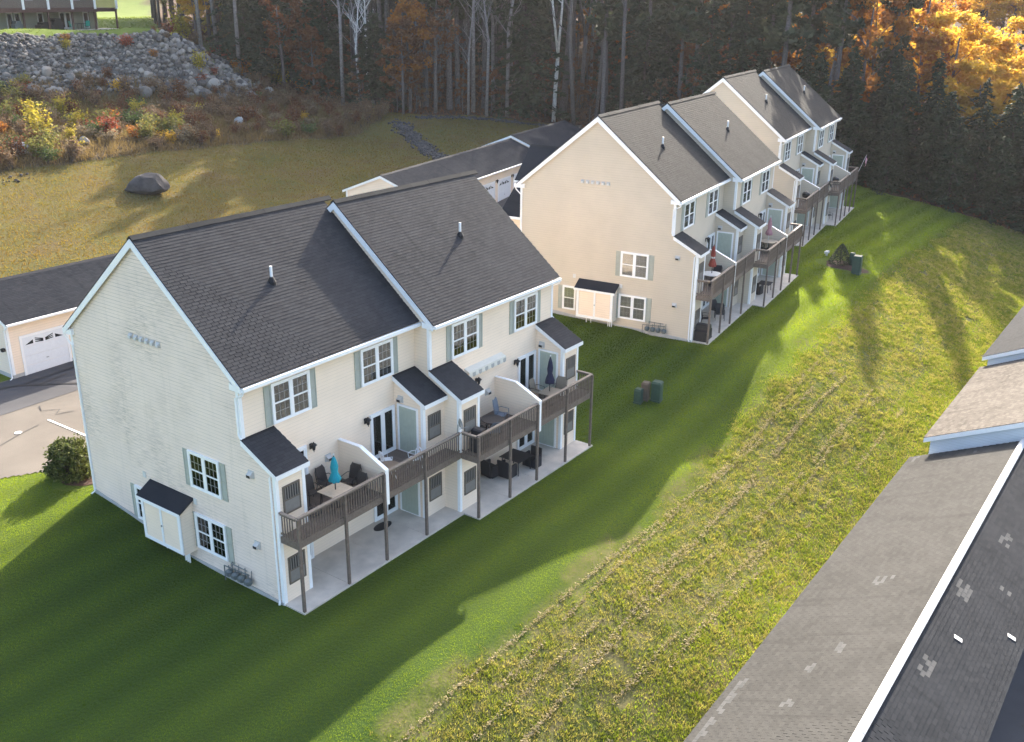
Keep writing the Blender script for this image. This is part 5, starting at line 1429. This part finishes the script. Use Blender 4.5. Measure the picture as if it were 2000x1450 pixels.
def put_rock(name, me, x, y, sx, sy, sz, sink=.25, parent=None):
    o = obj(name, me, parent, (x, y, gzs(x, y)+sz*(1-2*sink)*.5))
    o.scale = (sx/2, sy/2, sz/2*1.2); o.rotation_euler = (random.uniform(-.2, .2), random.uniform(-.2, .2), random.uniform(0, 6.3)); return o
import bmesh
_b = bmesh.new(); bmesh.ops.create_icosphere(_b, subdivisions=4, radius=1)
for v in _b.verts:
    c = v.co.copy(); q = c.copy()
    q.x *= 1.95; q.y *= 1.15; q.z *= 1.25*(1-.28*max(-1, min(1, -c.x*1.1+.15)) if c.z > 0 else .5)
    for nrm, d_ in (((-.75, -.1, .66), 1.28), ((.8, -.25, .55), 1.45), ((.1, -.95, .3), .98), ((0, .9, .4), 1.0), ((.05, -.35, .94), 1.12)):
        nv = Vector(nrm).normalized(); e_ = q.dot(nv)-d_
        if e_ > 0: q -= nv*e_*.85
    q *= 1+.03*math.sin(c.x*7+c.y*5)*math.sin(c.z*6+1)+random.uniform(-.008, .008); v.co = q
BIG = bpy.data.meshes.new('boulder'); _b.to_mesh(BIG); _b.free(); BIG.materials.append(M['rock_dark'])
o = obj('boulder', BIG, None, (31.0, 49.6, gzs(31, 49.6)+.45)); o.rotation_euler = (0, 0, -.92)
tag(o, 'big dark boulder alone on the back lawn behind the near roof', 'boulder')
tag(put_rock('boulder', ROCKP[0], 53.0, 63.6, 1.1, 1.0, 1.3, .2), 'small pale boulder at the shaded edge of the brush', 'boulder')
tag(put_rock('boulder', ROCKP[1], 27.3, 62.6, 1.7, 1.3, 1.3, .2), 'pale grey boulder at the left edge among yellow shrubs', 'boulder')
tag(put_rock('boulder', ROCKS[0], 33.6, 62.4, 1.2, 1.0, .9, .25), 'grey boulder half hidden in shade under the red shrub', 'boulder')
tag(put_rock('boulder', ROCKS[1], 29.0, 50.3, 1.0, .8, .5, .3), 'flat grey stone on the back lawn beside the big boulder', 'boulder') if False else None
k = 0
base_line = [(30, 84.2), (38, 83.4), (44, 82.2), (48.4, 81.0), (53, 79.2), (58, 77.6), (62, 76.2), (66, 75.2), (70, 76.0)]
for i in range(46):
    f = random.random()**.8*(len(base_line)-1); a = int(f); u = f-a
    x = base_line[a][0]*(1-u)+base_line[min(a+1, len(base_line)-1)][0]*u+random.gauss(0, .7); y = base_line[a][1]*(1-u)+base_line[min(a+1, len(base_line)-1)][1]*u+random.uniform(-1.3, 2.2)
    s = random.uniform(.6, 1.5)
    tag(put_rock('boulder', random.choice(ROCKS+ROCKD[:1]), x, y, s*1.2, s, s*.9, .2), 'grey boulder in the row at the foot of the rock slope', 'boulder', 'boulders at the foot of the rock slope')
# broken stone on the slope: the largest are single stones, the rest one mass
rs_ = thing('rock_slope', 'steep bank of broken grey stone below the terrace lawn', 'rock slope', (0, 0, 0))
cand = []
while len(cand) < 4600:
    x, y = random.uniform(26, 72), random.uniform(74, 93)
    if inpoly(np.array([x]), np.array([y]), POLY_ROCK)[0] and (x < 62 or random.random() < .6): cand.append((x, y, random.uniform(.2, .6)*(1 if x < 58 else 1.15)))
cand.sort(key=lambda c: -c[2])
for (x, y, s) in cand[:300]: put_rock('stone', random.choice(ROCKS), x, y, s*1.5, s*1.1, s, .1, rs_)
peb = []
for me in PEB:
    v = np.array([tuple(q.co) for q in me.vertices]); f = np.array([tuple(q.vertices) for q in me.polygons]); peb.append((v, f))
VV, FF, AA = [], [], []; off = 0
def add_peb(x, y, s):
    global off
    v, f = random.choice(peb); a = random.uniform(0, 6.3); c, s_2 = math.cos(a), math.sin(a)
    q = v*np.array([s*.7, s*.5, s*.45]); q = np.stack([q[:, 0]*c-q[:, 1]*s_2, q[:, 0]*s_2+q[:, 1]*c, q[:, 2]], 1)+np.array([x, y, gzs(x, y)+s*.25])
    VV.append(q); FF.append(f+off); AA.append(np.full(len(f), random.random())); off += len(v)
for (x, y, s) in cand[300:]: add_peb(x, y, s)
stuff(obj('loose_stones', np_mesh('loose_stones', np.concatenate(VV), np.concatenate(FF), M['rock'], [('rnd', 'FACE', np.concatenate(AA))]), rs_))
VV, FF, AA = [], [], []; off = 0
for i in range(900):
    f = random.random(); x = 72-7.5*f+random.gauss(0, .55); y = 57.2-13.5*f+random.gauss(0, .55); add_peb(x, y, random.uniform(.15, .4))
for i in range(700):
    f = random.random(); x = 76+22*f+random.gauss(0, .5); y = 57.6-9.5*f+1.2*math.sin(f*5)+random.gauss(0, .5); add_peb(x, y, random.uniform(.12, .35))
for i in range(30):
    x, y = random.uniform(20, 25), random.uniform(56, 58); add_peb(x, y, random.uniform(.1, .3))
stuff(obj('drainage_stones', np_mesh('drainage_stones', np.concatenate(VV), np.concatenate(FF), M['rock_dark'], [('rnd', 'FACE', np.concatenate(AA))])), 'strip of loose drainage stones crossing the back lawn to the wood', 'stones')

# ------------------------------------------------------------------ trees and shrubs
def leaf_quads(P, size, flat=0.5, dirs=None, stretch=1.0):
    """random small leaf faces around points P"""
    n = len(P); nrm = rng.normal(0, 1, (n, 3)); nrm[:, 2] = np.abs(nrm[:, 2])+flat; nrm /= np.linalg.norm(nrm, axis=1)[:, None]
    t = rng.normal(0, 1, (n, 3)) if dirs is None else dirs+rng.normal(0, .25, (n, 3))
    t -= nrm*(t*nrm).sum(1)[:, None]; t /= np.linalg.norm(t, axis=1)[:, None]; b = np.cross(nrm, t)
    s = size*rng.uniform(.6, 1.35, n)[:, None]
    v = np.stack([P-t*s*stretch*.5, P+b*s*.42, P+t*s*stretch*.5, P-b*s*.42], 1)
    return v.reshape(-1, 3), np.arange(n*4).reshape(n, 4)
def crown_mesh(P, size, mat, rn=None, **kw):
    v, f = leaf_quads(P, size, **kw)
    return np_mesh('crown', v, f, mat, [('rnd', 'FACE', rng.uniform(.01, .99, len(f)) if rn is None else np.clip(rn+rng.normal(0, .12, len(f)), .01, .99))])
def branchy(mb, p, d, L, r, depth, rnd, spread=.55, n=3, up_=.12):
    """recursive limbs"""
    k = 3; pts = [p]; q = Vector(p); dd = Vector(d)
    for i in range(k):
        dd = (dd+Vector((rnd.gauss(0, .10), rnd.gauss(0, .10), up_*.3))).normalized(); q = q+dd*L/k; pts.append(q.copy())
    mb.tube(pts, [r, r*.85, r*.7, r*.5], 5 if depth > 1 else 3, False)
    ends = [pts[-1]]
    if depth > 0:
        for j in range(n):
            a = pts[rnd.randint(1, 3)]
            nd = (dd*.6+Vector((rnd.gauss(0, spread), rnd.gauss(0, spread), rnd.uniform(-.1, .5)*spread+up_))).normalized()
            ends += branchy(mb, a, nd, L*rnd.uniform(.5, .75), r*.5, depth-1, rnd, spread, n, up_)
    return ends
def deciduous(seed, h, rad, mat, leaf_n, bark, lsize=.34, base=.35, clumps=46, squash=.9):
    r = random.Random(seed); tb = MB(); ends = []
    top = Vector((r.gauss(0, .4), r.gauss(0, .4), h*.8))
    pts = [Vector((0, 0, -.4)), Vector((r.gauss(0, .1), r.gauss(0, .1), h*.3)), Vector((r.gauss(0, .25), r.gauss(0, .25), h*.55)), top]
    tb.tube(pts, [h*.016, h*.013, h*.009, h*.004], 7)
    for k in range(9):
        f = base+(.78-base)*k/8; p = Vector((0, 0, 0)).lerp(top, f); a = k*2.4+r.random()
        branchy(tb, p, Vector((math.cos(a), math.sin(a), .55)).normalized(), rad*r.uniform(.55, .85), h*.005, 1, r, .5, 2)
    C = []
    for k in range(clumps):
        a = r.uniform(0, 6.283); zz = r.random()**.8; w = math.sin(math.pi*min(1, .12+.88*zz*.95))**.6
        rr = rad*w*math.sqrt(r.uniform(.12, 1))
        C.append((rr*math.cos(a), rr*math.sin(a), h*(base+(1-base)*zz*squash+.03), rad*r.uniform(.16, .30), r.random()))
    C = np.array(C); idx = rng.integers(0, clumps, leaf_n)
    dirn = rng.normal(0, 1, (leaf_n, 3)); dirn /= np.linalg.norm(dirn, axis=1)[:, None]
    P = C[idx, :3]+dirn*C[idx, 3][:, None]*rng.uniform(.35, 1.05, leaf_n)[:, None]*np.array([1, 1, .7])
    return tb.mesh('trunk', M[bark], True), crown_mesh(P, lsize, M[mat], C[idx, 4])
def conifer(seed, h, rad, mat, n_br, leaf_n, base=.06, bark='bark_dark', lsize=.42, droop=.35, tuft=False):
    r = random.Random(seed); tb = MB(); tb.tube([(0, 0, -.4), (r.gauss(0, .08), 0, h*.5), (r.gauss(0, .1), r.gauss(0, .1), h)], [h*.015, h*.010, .03], 6)
    P, Dv, RN = [], [], []
    for k in range(n_br):
        f = base+(1-base)*(k+r.random())/n_br; a = k*2.399+r.gauss(0, .3)
        L = (rad*(1-f)**(.75 if tuft else .58)*r.uniform(.45, 1.15)+.25)*(1+.22*math.sin(a*2+seed))
        if tuft and r.random() < .25: continue
        p = np.array([0, 0, h*f]); e = np.array([math.cos(a)*L, math.sin(a)*L, -droop*L+(.25*L if tuft else 0)])
        tb.beam(tuple(p), tuple(p+e*.9), .05, .05)
        m = max(4, int(leaf_n/n_br*(L/(rad*.6))))
        u = rng.uniform(.15, 1.05, m)**.8
        side = np.array([-math.sin(a), math.cos(a), 0])
        q = p+e*u[:, None]+side*(rng.normal(0, .22, m)*L*(1.1-u*.7))[:, None]+np.array([0, 0, 1])*(rng.normal(0, .10, m)-.12*u*L*.3)[:, None]
        P.append(q); Dv.append(np.repeat(e[None]/np.linalg.norm(e), m, 0)+side*rng.normal(0, .5, m)[:, None]); RN.append(np.full(m, r.random()))
    P = np.concatenate(P)
    return tb.mesh('trunk', M[bark], False), crown_mesh(P, lsize, M[mat], np.concatenate(RN), flat=1.2 if not tuft else .5, dirs=np.concatenate(Dv), stretch=1.7)
def bare(seed, h, bark, fork=False, limbs=8, start=.45):
    r = random.Random(seed); tb = MB(); stems = []
    if fork:
        m = Vector((r.gauss(0, .2), r.gauss(0, .2), h*.42)); tb.tube([(0, 0, -.4), m*.5+Vector((.1, 0, 0)), m], [h*.015, h*.013, h*.012], 7)
        for sg in (-1, 1):
            e = Vector((sg*h*.06*1.0, -sg*h*.075, h)); mid = m.lerp(e, .5)+Vector((sg*.2, -sg*.25, 0)); stems.append([m, mid, e]); tb.tube([m, mid, e], [h*.0095, h*.007, .03], 6)
    else:
        e = Vector((r.gauss(0, .6), r.gauss(0, .6), h)); mid = Vector((r.gauss(0, .25), r.gauss(0, .25), h*.5)); tb.tube([(0, 0, -.4), mid, e], [h*.0125, h*.009, .03], 7); stems.append([Vector((0, 0, 0)), mid, e])
    tk = tb.mesh('trunk', M[bark], True)
    br = MB()
    for st in stems:
        for k in range(limbs):
            f = start+(1-start)*(k+.5)/limbs*.95; p = st[1].lerp(st[2], (f-.5)*2) if f > .5 else st[0].lerp(st[1], f*2)
            a = k*2.4+r.random(); branchy(br, p, Vector((math.cos(a)*.8, math.sin(a)*.8, .75)).normalized(), h*(.20-.10*f)*r.uniform(.8, 1.3), h*.0034, 2, r, .45, 3, .25)
    return tk, br.mesh('branches', M[bark])
PROTO = {
 'hemlock': [conifer(1, 15, 3.9, 'leaf_hemlock', 110, 6500, lsize=.36), conifer(2, 12, 3.7, 'leaf_hemlock', 100, 5600, lsize=.34), conifer(3, 19, 4.4, 'leaf_hemlock', 130, 8000, lsize=.38), conifer(4, 16, 3.6, 'leaf_hemlock', 90, 5600, lsize=.36)],
 'pine': [conifer(5, 22, 3.6, 'leaf_pine', 70, 4200, .38, 'bark_grey', .5, .05, True), conifer(6, 20, 3.2, 'leaf_pine', 60, 3600, .45, 'bark_grey', .5, .05, True)],
 'yellow': [deciduous(11, 17, 4.2, 'leaf_yellow', 5200, 'bark_grey', .36, .30), deciduous(12, 15, 3.6, 'leaf_yellow', 4200, 'bark_grey', .36, .35)],
 'orange': [deciduous(13, 15, 3.6, 'leaf_orange', 4200, 'bark_grey', .36, .25), deciduous(14, 17, 3.8, 'leaf_orange', 4200, 'bark_grey', .36, .35)],
 'rust': [deciduous(15, 12, 2.8, 'leaf_rust', 3200, 'bark_grey', .36, .15), deciduous(16, 16, 3.3, 'leaf_rust', 2600, 'bark_grey', .36, .35)],
 'olive': [deciduous(17, 12, 2.8, 'leaf_olive', 3200, 'bark_grey', .36, .2)],
 'bare': [bare(21, 19, 'bark_pale'), bare(22, 22, 'bark_grey'), bare(23, 17, 'bark_pale', start=.35), bare(25, 20, 'bark_grey', True)],
 'birch': [bare(24, 20, 'bark_white', True, 7, .5)],
 'slim': [bare(26, 14, 'bark_white', False, 9, .5)],
}
LBL = {
 'hemlock': ('hemlock_tree', 'dark evergreen hemlock in the wood'), 'pine': ('pine_tree', 'tall pine with a high tufted crown in the wood'),
 'yellow': ('maple_tree', 'golden yellow autumn maple in the wood'), 'orange': ('maple_tree', 'orange autumn maple in the wood'),
 'rust': ('oak_tree', 'rust brown leafy oak in the wood'), 'olive': ('young_tree', 'olive green young tree at the edge of the wood'),
 'bare': ('bare_tree', 'leafless grey tree standing in the wood'), 'birch': ('birch_tree', 'forked white birch'), 'slim': ('birch_tree', 'slender white birch'),
}
TREES = []
def tree(kind, x, y, s=1.0, v=None, label=None, rz=None, sz=None):
    pr = PROTO[kind]; tk, cr = pr[(random.randrange(len(pr)) if v is None else v)]
    nm, lb = LBL[kind]
    az = math.degrees(math.atan2(y-CAM_LOC.y, x-CAM_LOC.x))
    zone = ('right of the rock slope' if az > 47.5 else 'behind the back lawn' if az > 38.5 else 'above the middle row ridges' if az > 27 else 'above the farthest row ridges' if az > 17 else 'beyond the bank at the right')
    lb = lb.replace(' in the wood', '').replace(' standing in the wood', '')+' in the wood '+zone if 'of the wood' not in lb else lb.replace('of the wood', '')+zone
    e = thing(nm, label or lb, 'tree', (x, y, gzs(x, y)), random.uniform(0, 6.28) if rz is None else rz, None if label else kind+' trees '+zone)
    e.scale = (s, s, s if sz is None else sz)
    obj('trunk', tk, e); obj('branches' if kind in ('bare', 'birch', 'slim') else 'crown', cr, e)
    TREES.append((x, y)); return e
def free(x, y, d): return all((x-a)**2+(y-b)**2 > d*d for a, b in TREES)
# trees one can single out
tree('slim', 79.8, 70.9, 1.05, 0, 'left of two slender white birches at the brush edge', 1.0)
tree('slim', 81.4, 70.9, 1.2, 0, 'right of two slender white birches at the brush edge', 2.5)
tree('bare', 85.9, 57.2, .9, 2, 'slim pale leafless tree left of the twin pale trunks', .4)
tree('bare', 88.0, 55.8, 1.0, 0, 'pale leafless tree with spreading boughs before the dark wood', 1.2)
tree('birch', 97.2, 51.1, 1.05, 0, 'tall forked white birch rising behind the middle gable', 1.0)
tree('bare', 96.6, 47.3, 1.1, 1, 'straight grey leafless trunk right of the forked birch', 2.2)
tree('hemlock', 80.5, 78.0, 1.15, 2, 'big dark hemlock at the right end of the rock slope', .3)
tree('hemlock', 78.0, 75.5, .85, 1, 'lower dark hemlock in front of the big one by the rock slope', 2.0)
tree('rust', 76.8, 60.6, 1.0, 0, 'rust orange oak with leaves down to the lawn', .2)
tree('orange', 79.5, 61.8, .95, 0, 'orange brown oak standing behind the rust one', 1.9)
tree('rust', 82.5, 60.0, 1.1, 1, 'rust leafed oak right of the orange one', 4.0)
tree('olive', 74.6, 89.6, .75, 0, 'dark green young tree above the rocks, left', 0)
tree('hemlock', 75.5, 91, .5, 1, 'small dark hemlock among yellow saplings above the rocks', 0)
tree('hemlock', 83, 93, .55, 1, 'second small dark hemlock among the saplings above the rocks', 1)
tree('yellow', 70.5, 92.5, .55, 1, 'sunlit yellow sapling at the top right of the rock slope', .5)
tree('yellow', 77.5, 101.0, .62, 0, 'sunlit yellow tree beside the terrace lawn', 2.5)
tree('yellow', 80.5, 91.0, .5, 1, 'yellow orange sapling between the small dark hemlocks', 4.2)
tree('olive', 86.5, 99, .9, 0, 'pale olive tree behind the yellow saplings', 1.2)
# hemlocks along the right edge of the wood
for (x, y, s, v) in ((87, 6.5, .75, 1), (86, 1.2, .7, 1), (85, -3.8, .68, 1), (85.2, -8.5, .72, 1), (86, -13.0, .8, 1), (85.5, -17.5, .8, 0), (91, 9, .85, 0), (90, 2.5, .8, 0), (89.5, -2.5, .8, 1), (90, -7.5, .75, 0), (91, -13, .8, 0), (91, -19, .85, 2), (95, 5, .85, 0), (95, -1, .8, 1), (95.5, -10, .8, 0), (93, 15, .9, 0), (96, -16, .9, 0), (87.5, 11, .8, 0), (97, 24, .95, 2), (94, 20, .85, 0), (88, -20, .8, 3), (87.5, -1, .6, 3), (88, -5.8, .62, 3), (88.3, -10.5, .65, 1), (88.5, 4.2, .62, 3), (93, -4.5, .7, 3), (92.5, -9.8, .7, 1), (93.3, 0.3, .7, 3), (93, 9.5, .75, 3), (98, -13, .8, 3), (98.5, 1.5, .8, 3), (98, -6.3, .75, 3), (94, -21, .9, 3), (99, 8, .8, 0)):
    tree('hemlock', x+random.gauss(0, .4), y+random.gauss(0, .4), s*random.uniform(.92, 1.1), v)
for (x, y, k) in ((99, -3, 'yellow'), (100, -9, 'yellow'), (103, -14, 'yellow'), (104, -5, 'yellow'), (105, 2, 'yellow'), (108, -10, 'yellow'), (110, -3, 'yellow'), (101, 4, 'orange'), (108, 6, 'orange'), (99, -18, 'yellow'), (106, -20, 'yellow'), (113, 2, 'yellow'), (115, -8, 'yellow'), (97.5, 9.5, 'orange'), (118, -16, 'yellow'), (112, -18, 'yellow'), (104, 10.5, 'orange'), (112, 10, 'yellow'), (121, -3, 'yellow')):
    tree(k, x, y, random.uniform(.95, 1.2), sz=random.uniform(1.2, 1.5) if y > 4 else random.uniform(.85, 1.05))
# tall trees that throw the long shadows over lawn and bank
for i in range(46):
    f = random.random(); x = 84+20*random.random(); y = 58+22*random.random()
    if inpoly(np.array([x]), np.array([y]), POLY_FOREST)[0] and free(x, y, 2.2): tree(random.choice(['pine', 'pine', 'pine', 'bare']), x, y, random.uniform(1.15, 1.4), sz=random.uniform(1.3, 1.55))
for (x, y) in ((96, 12), (100, 17), (93.5, 17.5), (103, 8), (98, 21), (104, 15), (108, 20), (100, 27), (106, 26), (97, 30), (101, 34), (96.5, 40), (103, 40), (100, 46), (107, 33), (99, 51), (103, 53), (106, 48), (101, 57), (108, 55), (105, 60), (98.5, 60), (110, 45), (93, 60)):
    if free(x, y, 1.2): tree(random.choice(['pine', 'bare', 'pine', 'pine']), x, y, random.uniform(1.05, 1.25), sz=random.uniform(1.25, 1.45))
# the rest of the wood, thinning with depth
def kind_at(x, y):
    az = math.degrees(math.atan2(y-CAM_LOC.y, x-CAM_LOC.x)); r = random.random()
    if az > 51: return 'yellow' if r < .35 else 'olive' if r < .55 else 'bare' if r < .8 else 'orange'
    if az > 47.5: return 'hemlock' if r < .4 else 'bare' if r < .75 else 'rust'
    edge = x < 102 or y > 78-(x-100)*.3 and False
    if az > 41: return ('bare' if r < .68 else 'rust' if r < .95 else 'hemlock') if x < 90 else ('hemlock' if r < .10 else 'pine' if r < .45 else 'bare' if r < .85 else 'rust')
    if az > 33: return ('bare' if r < .6 else 'hemlock' if r < .70 else 'pine' if r < .85 else 'rust') if x < 102 else ('hemlock' if r < .15 else 'pine' if r < .5 else 'bare' if r < .88 else 'rust')
    if az > 25: return 'pine' if r < .25 else 'hemlock' if r < .5 else 'bare' if r < .75 else 'orange' if r < .79 else 'rust'
    if az > 17: return 'bare' if r < .38 else 'hemlock' if r < .58 else 'orange' if r < .8 else 'rust' if r < .92 else 'yellow'
    return 'yellow' if r < .5 else 'hemlock' if r < .68 else 'orange' if r < .85 else 'bare'
cnt = 0; tries = 0
while cnt < 400 and tries < 12000:
    tries += 1
    x, y = random.uniform(68, 170), random.uniform(-34, 140)
    az = math.degrees(math.atan2(y-CAM_LOC.y, x-CAM_LOC.x))
    if az < -6 or az > 57: continue
    if not inpoly(np.array([x]), np.array([y]), POLY_FOREST)[0]: continue
    d = math.hypot(x-CAM_LOC.x, y-CAM_LOC.y)
    if d > 195 or random.random() > 1.25-(d-110)/110: continue
    if not free(x, y, 2.9): continue
    if x < 98 and y < 26: continue
    if az < 16 and 116 < x < 160: continue
    k = kind_at(x, y); s = random.uniform(.8, 1.15)*(1.22 if az > 24 and k in ('pine', 'hemlock', 'bare') else 1.0)
    tree(k, x, y, s); cnt += 1

# thin brown saplings under the trees
PROTO['sapling'] = [deciduous(31, 6, 1.5, 'leaf_dry', 700, 'bark_grey', .22, .1, 26), deciduous(32, 7.5, 1.6, 'leaf_rust', 700, 'bark_grey', .22, .15, 26), deciduous(33, 5, 1.4, 'leaf_rust', 600, 'bark_grey', .22, .05, 22)]
LBL['sapling'] = ('sapling', 'thin brown leaved sapling under the trees of the wood')
cnt = 0
while cnt < 210:
    x, y = random.uniform(70, 125), random.uniform(16, 100); az = math.degrees(math.atan2(y-CAM_LOC.y, x-CAM_LOC.x))
    if az < 18 or az > 52 or not inpoly(np.array([x]), np.array([y]), POLY_FOREST)[0] or not free(x, y, 1.2): continue
    tree('sapling', x, y, random.uniform(.7, 1.3)); cnt += 1

# shrubs
def shrub(seed, h, rad, mat, n, lsize, stems=9, upright=.6):
    r = random.Random(seed); tb = MB(); P = []
    for k in range(stems):
        a = r.uniform(0, 6.28); e = Vector((math.cos(a)*rad*r.uniform(.2, 1), math.sin(a)*rad*r.uniform(.2, 1), h*r.uniform(.6, 1.05)))
        tb.tube([(0, 0, -.1), e*.5+Vector((0, 0, h*.12)), e], [.025, .018, .008], 4, False)
        m = n//stems; u = rng.uniform(.3, 1.05, m)[:, None]; P.append(np.array(e)*u+rng.normal(0, 1, (m, 3))*np.array([rad*.22, rad*.22, h*.12]))
    P = np.concatenate(P); P[:, 2] = np.maximum(P[:, 2], .05)
    return tb.mesh('stems', M['bark_grey'], False), crown_mesh(P, lsize, M[mat])
SH = {
 'dry': [shrub(31, 1.5, .9, 'leaf_dry', 520, .17), shrub(32, 1.2, 1.1, 'leaf_dry', 560, .17), shrub(37, 1.7, .8, 'leaf_rust', 460, .17)],
 'tan': [shrub(33, 1.3, 1.0, 'leaf_tan', 560, .16), shrub(34, 1.0, .9, 'leaf_tan', 420, .16)],
 'yellow': [shrub(35, 1.9, .9, 'leaf_lemon', 520, .2), shrub(36, 1.4, .8, 'leaf_lemon', 420, .18), shrub(42, 1.3, .8, 'leaf_yellow', 320, .18)],
 'olive': [shrub(38, 1.7, 1.0, 'leaf_olive', 620, .18), shrub(39, 1.3, 1.1, 'leaf_green', 520, .18)],
 'red': [shrub(40, 1.3, 1.0, 'leaf_red', 460, .17), shrub(41, 1.5, 1.0, 'leaf_orange', 460, .18)],
}
SL_ = {'dry': ('dry brown shrub on the slope below the rocks', 'dry brown shrubs'), 'tan': ('tan seed-headed bush on the slope below the rocks', 'tan bushes'), 'yellow': ('yellow leaved shrub on the slope below the rocks', 'yellow shrubs'), 'olive': ('green olive shrub on the slope below the rocks', 'green shrubs'), 'red': ('reddish leaved shrub on the slope below the rocks', 'red shrubs')}
def put_shrub(kind, x, y, s, label=None, v=None):
    st, cr = SH[kind][random.randrange(len(SH[kind])) if v is None else v]
    zone = ('in the sunlit left part' if x < 44 else 'in the shaded right part')+(', near the back lawn' if y < 66 else ', close below the stones' if y > 75 else ', mid-slope')
    e = thing('shrub', label or SL_[kind][0].replace('on the slope below the rocks', 'of the brush ')+zone, 'shrub', (x, y, gzs(x, y)), random.uniform(0, 6.28), None if label else SL_[kind][1]+' '+zone); e.scale = (s, s, s)
    obj('stems', st, e); obj('foliage', cr, e)
put_shrub('yellow', 30.6, 64.5, 1.5, 'bright yellow upright shrub near the pale boulder at the left', 0)
put_shrub('yellow', 31.4, 59.9, .9, 'small yellow shrub alone at the edge of the back lawn', 1)
put_shrub('olive', 29.6, 62.0, 1.3, 'yellow-green bush spreading right of the pale boulder', 0)
put_shrub('red', 37.2, 64.5, 1.5, 'dark red low maple shrub over the shaded boulder', 0)
put_shrub('olive', 41.5, 63.2, 1.25, 'upright olive shrub right of the red one', 0)
put_shrub('tan', 42.5, 59.8, 1.3, 'dry tan bush leaning over the lawn edge', 0)
put_shrub('tan', 44.3, 59.6, 1.2, 'second dry tan bush at the lawn edge, right of the first', 1)
put_shrub('yellow', 40.5, 77.0, 1.3, 'golden shrub in front of the foot of the rock slope', 1)
put_shrub('red', 39.5, 82.5, 1.0, 'small red shrub growing among the boulders', 0)
put_shrub('yellow', 47.5, 86.5, .9, 'small orange-yellow shrub high on the stone slope', 1)
put_shrub('red', 54.0, 84.5, 1.1, 'red shrub high on the stone slope', 0)
put_shrub('yellow', 61.0, 80.0, 1.2, 'yellow shrub at the right of the stone slope', 0)
put_shrub('red', 60.0, 78.5, .9, 'red shrub just left below the yellow one on the stones', 0)
sp = []
cnt = 0
while cnt < 330:
    x, y = random.uniform(18, 77), random.uniform(58.5, 84)
    if not inpoly(np.array([x]), np.array([y]), POLY_BRUSH)[0]: continue
    if any((x-a)**2+(y-b)**2 < .8 for a, b in sp): continue
    if abs(x-35.5) < 2.6 and y < 62: continue
    sp.append((x, y)); r = random.random(); left = x < 44
    k = ('dry' if r < .34 else 'tan' if r < .52 else 'yellow' if r < .62 else 'olive' if r < .90 else 'red') if left else ('dry' if r < .66 else 'tan' if r < .88 else 'olive' if r < .94 else 'yellow')
    put_shrub(k, x, y, random.uniform(.65, 1.25)); cnt += 1
for i in range(40):
    x, y = random.uniform(30, 68), random.uniform(76, 90)
    if inpoly(np.array([x]), np.array([y]), POLY_ROCK)[0]:
        put_shrub(random.choice(['dry', 'olive', 'dry', 'tan', 'red']), x, y, random.uniform(.4, .8), 'small weedy shrub growing between the stones of the rock slope'); bpy.data.objects[COL.objects[-1].name].parent['group'] = 'weeds on the rock slope'
for i in range(26):
    x, y = random.uniform(66, 84), random.uniform(78, 100)
    if not inpoly(np.array([x]), np.array([y]), POLY_FOREST)[0]: continue
    put_shrub(random.choice(['yellow', 'dry', 'olive', 'dry', 'red']), x, y, random.uniform(1.2, 2.2), 'tall autumn shrub in the thicket right of the stone slope')
    bpy.data.objects[COL.objects[-1].name].parent['group'] = 'thicket shrubs'
# rhododendron at the corner of the near gable
rd = thing('rhododendron', 'glossy green rhododendron bush at the front corner of the near gable', 'bush', (.15, 12.1, gzs(.15, 12.1)))
P = []; tb = MB(); rr = random.Random(5)
for k in range(90):
    a = rr.uniform(0, 6.28); zz = rr.random(); w = math.sqrt(max(.05, 1-(zz*1.0-.32)**2/.6)); c = np.array([math.cos(a)*w*.9*rr.uniform(.5, 1), math.sin(a)*w*.9*rr.uniform(.5, 1), .02+1.5*zz])
    tb.tube([(0, 0, 0), tuple(c*.6), tuple(c)], [.03, .02, .012], 4, False)
    P.append(c+rng.normal(0, .12, (60, 3)))
tb.build('stems', M['bark_dark'], rd)
obj('foliage', crown_mesh(np.concatenate(P), .105, M['leaf_rhodo'], stretch=1.6, flat=.2), rd)
# clipped dark bush in the mulch bed
bx = thing('cone_bush', 'dark conical bush in the mulch bed beside the tall green box', 'bush', (54.4, -3.6, gzs(54.4, -3.6)))
n = 2600; zz = rng.uniform(0, 1, n)**1.3; a = rng.uniform(0, 6.28, n); q = (1-zz)**.7*.9*rng.uniform(.7, 1.05, n)
obj('foliage', crown_mesh(np.stack([q*np.cos(a), q*np.sin(a), .05+1.5*zz], 1), .09, M['leaf_hemlock']), bx)
tb = MB(); tb.tube([(0, 0, -.1), (0, 0, 1.3)], [.05, .02], 6); tb.build('stem', M['bark_dark'], bx)
# tree stump at the brush edge
st = MB(); st.lathe([(.62, -.3), (.45, .15), (.34, .7), (.36, 1.25), (.2, 1.32)], (0, 0, 0), 11); so = st.build('tree_stump', M['bark_pale'], loc=(77.4, 66.5, gzs(77.4, 66.5)))
tag(so, 'pale broken tree stump right of the two slender birches', 'stump')

# ------------------------------------------------------------------ thin autumn haze
hb = MB(); hb.box(-60, 330, -110, 240, -9, 62)
hm = bpy.data.materials.new('haze'); hm.use_nodes = True; ht = hm.node_tree
ht.nodes.remove(ht.nodes['Principled BSDF'])
pv = ht.nodes.new('ShaderNodeVolumePrincipled'); pv.inputs['Color'].default_value = (0.92, 0.94, 1.0, 1); pv.inputs['Density'].default_value = 0.00009; pv.inputs['Anisotropy'].default_value = 0.3
ht.links.new(pv.outputs[0], ht.nodes['Material Output'].inputs['Volume'])
ho = hb.build('haze', hm); stuff(ho, 'thin pale autumn haze over the whole place', 'haze')
